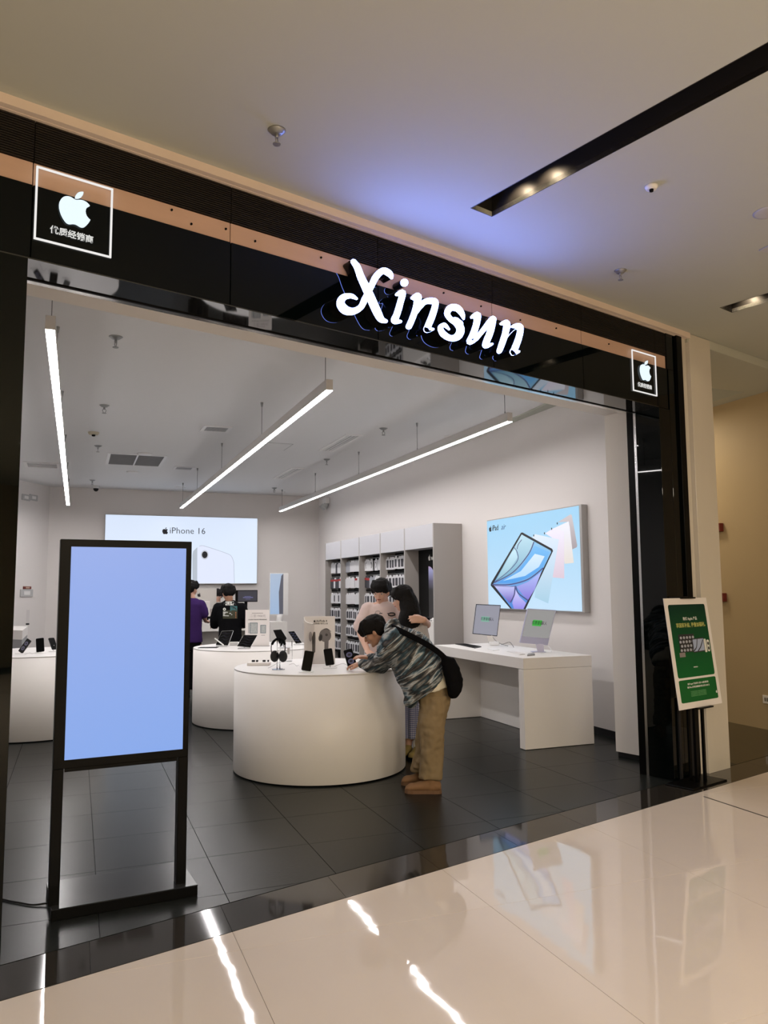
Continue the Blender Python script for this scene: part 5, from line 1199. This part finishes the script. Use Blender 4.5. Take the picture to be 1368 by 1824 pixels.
# trousers
mb = MB()
mb.loft([f.sec((797, 1200), (746, 1220), .150), f.sec((801, 1222), (744, 1236), .17), f.sec((799, 1258), (747, 1262), .17)])
def tube_leg(pts, wd, dep, seg=22):
    mb.loft([(p, Vector((w_, 0, 0)), Vector((0, d_, 0))) for p, w_, d_ in zip(pts, wd, dep)], seg)
tube_leg([P(775, 1238, -.085), P(773, 1265, -.09), P(770, 1300, -.10), P(769, 1340, -.10), P(768, 1370, -.10), P(768, 1387, -.10)], [.122, .115, .098, .092, .092, .094], [.10, .10, .095, .09, .09, .09])
tube_leg([P(772, 1236, .085), P(768, 1265, .09), P(762, 1300, .10), P(757, 1340, .11), P(751, 1362, .12), P(749, 1373, .12)], [.118, .108, .088, .08, .078, .08], [.10, .10, .09, .085, .085, .085])
for x, y, bb in ((751, 1358, .04), (747, 1366, .05), (754, 1352, .05)): mb.ball(P(x, y, bb), (.06, .05, .028), 12)
skinned(mb, 'trousers', M['khaki'], f.o, .010, 1, .018, 11)
shoe(f.o, Vector((P(786, 1399, -.12).x, -.12, 0)), Vector((P(721, 1399, -.12).x, -.10, 0)), .052)
shoe(f.o, Vector((P(772, 1388, .12).x, .12, 0)), Vector((P(715, 1388, .12).x, .15, 0)), .052)
# t-shirt tail
mb = MB(); mb.loft([f.sec((804, 1218), (742, 1235), .205), f.sec((801, 1205), (739, 1231), .20), f.sec((794, 1190), (738, 1222), .17), f.sec((775, 1165), (720, 1200), .15)])
skinned(mb, 't_shirt', M['cloth_white'], f.o, .011, 2, .006, 14)
# jacket
mb = MB()
mb.loft([f.sec((795, 1200), (733, 1251), .205), f.sec((793, 1186), (722, 1240), .215), f.sec((783, 1160), (707, 1213), .22), f.sec((764, 1137), (695, 1190), .22), f.sec((740, 1122), (684, 1168), .22), f.sec((718, 1113), (680, 1152), .19), f.sec((702, 1111), (682, 1143), .12)], 26)
mb.limb([P(705, 1140, -.12), P(694, 1158, -.03), nel, P(660, 1186, .24), nwr], [.105, .100, .078, .058, .044])
mb.limb([P(705, 1136, .14), P(700, 1158, .30), fel, fwr], [.10, .09, .070, .044])
mb.limb([P(692, 1119, -.07), P(700, 1112, -.02), P(704, 1110, .06), P(698, 1113, .14)], [.035, .045, .045, .035])
mb.limb([P(735, 1246, -.10), P(731, 1249, .0), P(737, 1244, .1)], [.04, .05, .04])
mb.ball(P(684, 1160, -.10), (.05, .06, .035), 12); mb.ball(P(694, 1150, -.20), (.06, .04, .035), 12)
skinned(mb, 'jacket', M['jacket'], f.o, .012, 2, .016, 8)
# bag across his back
bgt = Fig(795, 6.20, 'black cloth messenger bag slung over the bending man in the striped jacket', 'messenger_bag', 'bag')
Q = bgt.P
mb = MB(); mb.loft([bgt.sec((783, 1160), (793, 1170), .03), bgt.sec((784, 1172), (808, 1170), .06), bgt.sec((787, 1188), (820, 1190), .07), bgt.sec((792, 1208), (825, 1210), .075), bgt.sec((796, 1226), (824, 1226), .07), bgt.sec((798, 1238), (819, 1236), .055), bgt.sec((803, 1244), (812, 1242), .03)], 20)
skinned(mb, 'pouch', M['blackcloth'], bgt.o, .010, 2, .010, 14)
b = MB(); pts = smooth_path([tuple(f.P(*p)) for p in ((694, 1116, -.05), (703, 1119, -.14), (718, 1126, -.215), (740, 1137, -.245), (762, 1149, -.25), (780, 1161, -.24), (792, 1172, -.22))], 5)
inv2 = bgt.inv @ f.inv.inverted(); pts = [inv2 @ Vector(p) for p in pts]
secs = []
for i, p in enumerate(pts):
    d_ = (pts[min(i + 1, len(pts) - 1)] - pts[max(i - 1, 0)]).normalized(); v = Vector((0, 1, 0)); u = d_.cross(v).normalized() * .022; secs.append((p, u, v * .004))
b.loft(secs, 12); b.build('strap', M['blackcloth'], bgt.o)
eb = thing('earbud', 'white wireless earbud in the ear of the bending man', 'earphone', f.inv.inverted() @ (hc + HB @ Vector((-.092, -.002, -.016))))
for sx_e in (1,):
    b = MB(); b.ball((0, 0, 0), .010, 12); b.limb([(0, 0, 0), (-.008, 0, -.030)], [.006, .004], 8); b.build('shell', M['white'], eb)

# ---- man in pink shirt behind the counter
f = Fig(683, 8.0, 'man in pale pink T-shirt with his arm round the long-haired woman'); P = f.P
hc = P(679, 1054, -.03); HB = basis((-.30, -.88, -.24))
mb = MB(); head(mb, hc, HB, neck=P(682, 1074, .02))
mb.loft([f.sec((666, 1210), (702, 1210), .11), f.sec((662, 1170), (706, 1170), .11), f.sec((659, 1120), (706, 1120), .12), f.sec((655, 1085), (710, 1085), .11), f.sec((664, 1073), (700, 1073), .07)])
rs, re_, rw_ = P(655, 1084, 0), P(643, 1128, -.02), P(655, 1160, -.22)
ls, le_, lw_ = P(709, 1083, 0), P(760, 1112, -.30), P(755, 1104, -.62)
mb.limb([rs, re_, rw_], [.05, .043, .028]); mb.limb([ls, le_, lw_], [.05, .043, .030])
hand(mb, rw_, P(664, 1168, -.35) - rw_, (0, 0, -1), 1, .4); hand(mb, lw_, P(727, 1102, -.70) - lw_, (-.1, .9, -.5), -1, .35)
mb.ball(P(684, 1225, 0), (.15, .12, .12)); legs(mb, [P(673, 1235), P(695, 1235)], [P(671, 1280), P(696, 1280)], [P(670, 1315), P(697, 1315)])
skinned(mb, 'body', M['skin2'], f.o, .0095, 2); face(f.o, hc, HB)
hair(f.o, hc, HB, 1.06, .036, -.04, bulk=1.03)
mb = MB(); mb.loft([f.sec((659, 1200), (708, 1200), .14), f.sec((658, 1160), (708, 1160), .14), f.sec((656, 1120), (709, 1120), .145), f.sec((652, 1092), (712, 1092), .135), f.sec((653, 1080), (711, 1080), .11), f.sec((664, 1075), (701, 1075), .085), f.sec((672, 1071), (694, 1071), .072)], 24)
mb.limb([P(657, 1086, 0), P(647, 1106, -.01), P(641, 1115, -.01)], [.082, .080, .072]); mb.limb([P(706, 1086, 0), P(722, 1097, -.06)], [.08, .078])
tsh = skinned(mb, 't_shirt', M['pink'], f.o, .012, 2, .007, 11)
print_on(tsh, f.o, [stroke_outline([(676, 1092.5, 1.3), (692, 1093, 1.6)]), stroke_outline(smooth_path([(692, 1093.5, 1.8), (696, 1091.8, 2), (702, 1092.5, 2.2), (703, 1095.5, 2.2), (697, 1097, 2.4), (692, 1095.5, 2)], 4))], M['ink'], 'shirt_print', f)
print_on(tsh, f.o, [stroke_outline(smooth_path([(668, 1093, .8), (670, 1089, .8), (675, 1088.5, .8), (678, 1092, .8)], 4))], M['inkgrey'], 'shirt_print', f)
mb = MB(); mb.loft([f.sec((662, 1195), (706, 1195), .13), f.sec((662, 1235), (707, 1235), .13)])
for x in (672, 696): tube_leg([P(x, 1230), P(x - 1, 1275), P(x, 1318)], [.095, .085, .085], [.10, .09, .09])
skinned(mb, 'trousers', M['denim'], f.o, .012, 2)
for x in (671, 697): h_ = P(x, 1324, .05); h_.z = 0; t_ = P(x - 2, 1324, -.20); t_.z = 0; shoe(f.o, h_, t_, .046, m=M['white'], sm=M['white'])

# ---- woman with long hair
f = Fig(733, 7.6, 'woman with long black hair, grey top and blue gingham skirt'); P = f.P
hc = P(717, 1066, 0); HB = basis((-.93, .05, -.25))
mb = MB(); head(mb, hc, HB, neck=P(723, 1096, .0), s=.95)
mb.loft([f.sec((714, 1200), (752, 1200), .11), f.sec((716, 1160), (750, 1160), .10), f.sec((712, 1125), (752, 1125), .10), f.sec((712, 1108), (752, 1108), .08), f.sec((722, 1098), (742, 1098), .05)])
mb.limb([P(714, 1113, .05), P(708, 1150, .02), P(702, 1172, -.1)], [.042, .036, .026]); mb.limb([P(750, 1113, -.02), P(756, 1150, 0), P(748, 1180, -.05)], [.042, .036, .026])
hand(mb, P(702, 1172, -.1), (-.6, -.5, -.3), (0, 0, -1), 1, .5, .9); hand(mb, P(748, 1180, -.05), (-.2, -.2, -1), (1, 0, 0), 1, .5, .9)
mb.ball(P(733, 1215, 0), (.15, .12, .12)); legs(mb, [P(724, 1225), P(743, 1225)], [P(726, 1282), P(743, 1282)], [P(728, 1325, .03), P(743, 1328, -.03)], (.08, .052, .036))
skinned(mb, 'body', M['skin2'], f.o, .0095, 2); face(f.o, hc, HB, .95)
def longhair(mb, T):
    mb.loft([f.sec((700, 1056), (738, 1056), .085, .0), f.sec((709, 1070), (745, 1070), .10, -.01), f.sec((713, 1088), (749, 1088), .10, -.04), f.sec((709, 1102), (750, 1102), .08, -.06), f.sec((711, 1113), (748, 1113), .05, -.08), f.sec((716, 1121), (740, 1121), .03, -.09)], 20)
hair(f.o, hc, HB, 1.0, .03, -.03, extra=longhair, bulk=1.04)
mb = MB(); mb.loft([f.sec((714, 1215), (752, 1215), .13), f.sec((716, 1165), (751, 1165), .12), f.sec((711, 1125), (753, 1125), .125), f.sec((711, 1108), (753, 1108), .105), f.sec((720, 1100), (744, 1100), .07)], 22)
mb.limb([P(716, 1114, .05), P(708, 1150, .02), P(703, 1170, -.09)], [.062, .055, .04]); mb.limb([P(748, 1113, -.02), P(755, 1140, 0), P(752, 1172, -.05)], [.068, .06, .045])
skinned(mb, 'top', M['greyknit'], f.o, .012, 2, .006, 12)
mb = MB(); mb.loft([f.sec((716, 1200), (750, 1200), .12), f.sec((714, 1240), (754, 1240), .15), f.sec((713, 1280), (757, 1280), .17), f.sec((712, 1311), (759, 1311), .18)], 26)
sk = skinned(mb, 'skirt', M['gingham'], f.o, .012, 1)
for v in sk.data.vertices:
    if v.co.z < .72: a = math.atan2(v.co.y, v.co.x); v.co += Vector((math.cos(a), math.sin(a), 0)) * .012 * math.sin(a * 14) * min(1, (.72 - v.co.z) * 4)
for x, b0 in ((727, .05), (743, -.03)):
    mb = MB(); mb.limb([P(x, 1318, b0), P(x, 1336, b0)], [.040, .042]); skinned(mb, 'sock', M['white'], f.o, .008, 1)
    h_ = P(x + 4, 1335, b0); h_.z = 0; t_ = P(x - 12, 1335, b0 - .16); t_.z = 0; shoe(f.o, h_, t_, .043, .07, m=M['bed'], sm=M['black'])

# ---- customer in black at the back
f = Fig(409, 11.5, 'man in black T-shirt with a printed back standing before the back desk'); P = f.P
hc = P(406, 1056, -.02); HB = basis((-.50, .80, -.30))
mb = MB(); head(mb, hc, HB, neck=P(408, 1075, 0))
mb.loft([f.sec((392, 1160), (428, 1160), .11), f.sec((392, 1120), (428, 1120), .11), f.sec((388, 1090), (431, 1090), .12), f.sec((390, 1077), (429, 1077), .09)])
mb.limb([P(389, 1082), P(384, 1112, .05), P(380, 1116, .30)], [.05, .043, .03]); mb.limb([P(430, 1082), P(437, 1108, .05), P(428, 1116, .32)], [.05, .043, .03])
hand(mb, P(380, 1116, .30), (0, 1, -.1), (0, 0, -1), 1, .4); hand(mb, P(428, 1116, .32), (-.2, 1, -.1), (0, 0, -1), -1, .4)
mb.ball(P(410, 1160, 0), (.16, .12, .12)); legs(mb, [P(401, 1165), P(419, 1165)], [P(401, 1203), P(419, 1203)], [P(401, 1235), P(419, 1235)])
skinned(mb, 'body', M['skin'], f.o, .011, 2); face(f.o, hc, HB); hair(f.o, hc, HB, 1.06, .02, -.03)
mb = MB(); mb.loft([f.sec((387, 1160), (432, 1160), .15), f.sec((389, 1140), (431, 1140), .15), f.sec((390, 1118), (430, 1118), .15), f.sec((384, 1095), (434, 1095), .15), f.sec((385, 1080), (432, 1080), .13), f.sec((394, 1073), (424, 1073), .10), f.sec((401, 1069), (417, 1069), .08)], 24)
mb.limb([P(390, 1084), P(384, 1102, .02), P(382, 1112, .08)], [.09, .085, .07]); mb.limb([P(429, 1084), P(437, 1100, .02), P(436, 1110, .08)], [.09, .085, .07])
tsh = skinned(mb, 't_shirt', M['blackcloth'], f.o, .013, 2, .006, 12)
pr = lambda n, polys, m_: print_on(tsh, f.o, polys, m_, n, f)
gz = lambda x0, x1, y0, y1, n=5: [[(x0 + (x1 - x0) * i / n, y0), (x0 + (x1 - x0) * (i + 1) / n, y0), (x0 + (x1 - x0) * (i + 1) / n, y1), (x0 + (x1 - x0) * i / n, y1)] for i in range(n)]
pr('print_field', [q for y in (1087, 1091, 1095, 1098) for q in gz(397, 423, y, y + 4 if y < 1098 else 1102)], mat('print_olive', (.05, .05, .028), .8))
pr('print_block', [q for q in gz(396.5, 421.5, 1071.5, 1078.2)], M['whiteink'])
# the word on the white block
def glyph(ch, x, y, w_, h_, s_=.9):
    G = {'P': [[(0, 1), (0, 0), (.9, 0), (.9, .5), (0, .5)]], 'U': [[(0, 0), (0, 1), (.9, 1), (.9, 0)]], 'M': [[(0, 1), (0, 0), (.45, .6), (.9, 0), (.9, 1)]], 'A': [[(0, 1), (.45, 0), (.9, 1)], [(.2, .65), (.7, .65)]]}
    return [stroke_outline([(x + a * w_, y + c * h_, s_) for a, c in pl]) for pl in G[ch]]
bpy.context.view_layer.update()
print_on(tsh, f.o, [g for i, ch in enumerate('PUMA') for g in glyph(ch, 398.6 + i * 5.8, 1073, 4.6, 4.2)], M['ink'], 'print_word', f, off=.006)
pr('print_patch', [q for q in gz(410, 422.5, 1079.5, 1088.5)], mat('print_teal', (.05, .16, .17), .8))
print_on(tsh, f.o, [stroke_outline(smooth_path([(412, 1081, .8), (415, 1081.5, 1.4), (419, 1083.5, 1.8), (421, 1086, .8)], 4)), stroke_outline([(416, 1082.5, .8), (414.5, 1085, .5)])], M['ink'], 'print_leaping_shape', f, off=.006)
print_on(tsh, f.o, [[(399.8 + 2.6 * math.cos(a), 1085.2 + 2.7 * math.sin(a)) for a in [k * math.pi / 7 for k in range(14)]]], M['whiteink'], 'print_ring', f, off=.006)
print_on(tsh, f.o, [[(399.8 + 1.0 * math.cos(a), 1085.2 + 1.1 * math.sin(a)) for a in [k * math.pi / 5 for k in range(10)]]], M['ink'], 'print_ring', f, off=.009)
for k, (x1) in enumerate((405.5, 411, 413, 407)): print_on(tsh, f.o, [stroke_outline([(397.8, 1090.3 + 2.1 * k, 1.3), (x1, 1090.6 + 2.1 * k, 1.3)])], M['whiteink'], 'print_text_line', f, off=.006)
for k in range(4): print_on(tsh, f.o, [[(420 + 1.0 * math.cos(a), 1091 + 3 * k + 1.0 * math.sin(a)) for a in [j * math.pi / 3 for j in range(6)]]], mat('print_orange', (.5, .18, .08), .8), 'print_dot', f, off=.006)
mb = MB(); mb.loft([f.sec((389, 1150), (431, 1150), .14), f.sec((390, 1170), (431, 1170), .14)])
for x in (400, 420): tube_leg([P(x, 1168), P(x, 1200), P(x, 1238)], [.10, .09, .085], [.11, .10, .09])
skinned(mb, 'trousers', M['blackcloth'], f.o, .014, 2)
for x in (400, 420): h_ = P(x, 1244, -.08); h_.z = 0; t_ = P(x, 1244, .18); t_.z = 0; shoe(f.o, h_, t_, .046, m=M['white'], sm=M['white'])

# ---- customer in purple, half behind the blue display
f = Fig(342, 11.9, 'man in purple T-shirt half hidden behind the right edge of the blue display'); P = f.P
hc = P(341, 1049, 0); HB = basis((.50, .82, -.15))
mb = MB(); head(mb, hc, HB, neck=P(342, 1068, 0))
mb.loft([f.sec((328, 1150), (358, 1150), .11), f.sec((326, 1110), (358, 1110), .11), f.sec((323, 1080), (360, 1080), .11), f.sec((328, 1070), (356, 1070), .08)])
mb.limb([P(359, 1077), P(363, 1096, .02), P(366, 1106, .24)], [.048, .040, .028]); mb.limb([P(324, 1077), P(320, 1098, .02), P(324, 1108, .24)], [.048, .040, .028])
hand(mb, P(366, 1106, .24), (0, 1, -.1), (0, 0, -1), -1, .4); hand(mb, P(324, 1108, .24), (0, 1, -.1), (0, 0, -1), 1, .4)
mb.ball(P(342, 1150, 0), (.15, .12, .12)); legs(mb, [P(334, 1155), P(350, 1155)], [P(334, 1193), P(350, 1193)], [P(334, 1226), P(350, 1226)])
skinned(mb, 'body', M['skin2'], f.o, .011, 2); face(f.o, hc, HB); hair(f.o, hc, HB, 1.06, .02, -.02)
mb = MB(); mb.loft([f.sec((320, 1144), (361, 1144), .15), f.sec((321, 1120), (359, 1120), .15), f.sec((321, 1095), (360, 1095), .15), f.sec((321, 1076), (361, 1076), .13), f.sec((328, 1068), (355, 1068), .10), f.sec((335, 1065), (349, 1065), .08)], 24)
mb.limb([P(357, 1077), P(362, 1088, .01), P(364, 1093, .02)], [.08, .075, .07]); mb.limb([P(326, 1077), P(320, 1090, .01)], [.08, .075])
skinned(mb, 't_shirt', M['purple'], f.o, .013, 2, .006, 12)
mb = MB(); mb.loft([f.sec((324, 1138), (359, 1138), .13), f.sec((324, 1158), (359, 1158), .14)])
for x in (333, 350): tube_leg([P(x, 1156), P(x, 1190), P(x, 1228)], [.10, .09, .085], [.11, .10, .09])
skinned(mb, 'trousers', M['blackcloth'], f.o, .014, 2)
for x in (333, 350): h_ = P(x, 1236, -.08); h_.z = 0; t_ = P(x, 1236, .18); t_.z = 0; shoe(f.o, h_, t_, .046, m=M['black'], sm=M['black'])

# ---- shop assistant behind the back desk
f = Fig(387, 15.25, 'shop assistant in beige shirt behind the back desk, face partly hidden'); P = f.P
hc = P(387, 1061, 0); HB = basis((-.10, -.95, -.25))
mb = MB(); head(mb, hc, HB, neck=P(387, 1074, .03))
mb.loft([f.sec((375, 1130), (400, 1130), .11), f.sec((374, 1105), (401, 1105), .11), f.sec((371, 1084), (403, 1084), .11), f.sec((375, 1076), (399, 1076), .08)])
for a, c_ in ((372, 369), (402, 405)):
    mb.limb([P(a, 1081), P(c_, 1098, -.05), P((a + c_) / 2, 1101, -.30)], [.048, .040, .028]); hand(mb, P((a + c_) / 2, 1101, -.30), (0, -1, 0), (0, 0, -1), 1, .4)
mb.ball(P(387, 1130, 0), (.15, .12, .12)); legs(mb, [P(381, 1135), P(393, 1135)], [P(381, 1165), P(393, 1165)], [P(381, 1190), P(393, 1190)])
skinned(mb, 'body', M['skin2'], f.o, .012, 2); face(f.o, hc, HB); hair(f.o, hc, HB, 1.06, .012, -.04)
mb = MB(); mb.loft([f.sec((373, 1128), (401, 1128), .14), f.sec((373, 1105), (401, 1105), .14), f.sec((370, 1085), (404, 1085), .13), f.sec((374, 1076), (400, 1076), .10), f.sec((380, 1072), (394, 1072), .075)], 22)
for a, c_ in ((373, 370), (401, 404)): mb.limb([P(a, 1081), P(c_, 1096, -.04), P((a + c_) / 2, 1100, -.22)], [.07, .06, .045])
skinned(mb, 'shirt', M['beige'], f.o, .013, 2, .005, 12)
mb = MB(); mb.loft([f.sec((374, 1125), (400, 1125), .13), f.sec((374, 1138), (400, 1138), .13)])
for x in (381, 393): tube_leg([P(x, 1136), P(x, 1160), P(x, 1192)], [.09, .085, .08], [.10, .09, .09])
skinned(mb, 'trousers', M['blackcloth'], f.o, .015, 2)
for x in (381, 393): h_ = P(x, 1196, .06); h_.z = 0; t_ = P(x, 1196, -.18); t_.z = 0; shoe(f.o, h_, t_, .046, m=M['black'], sm=M['black'])
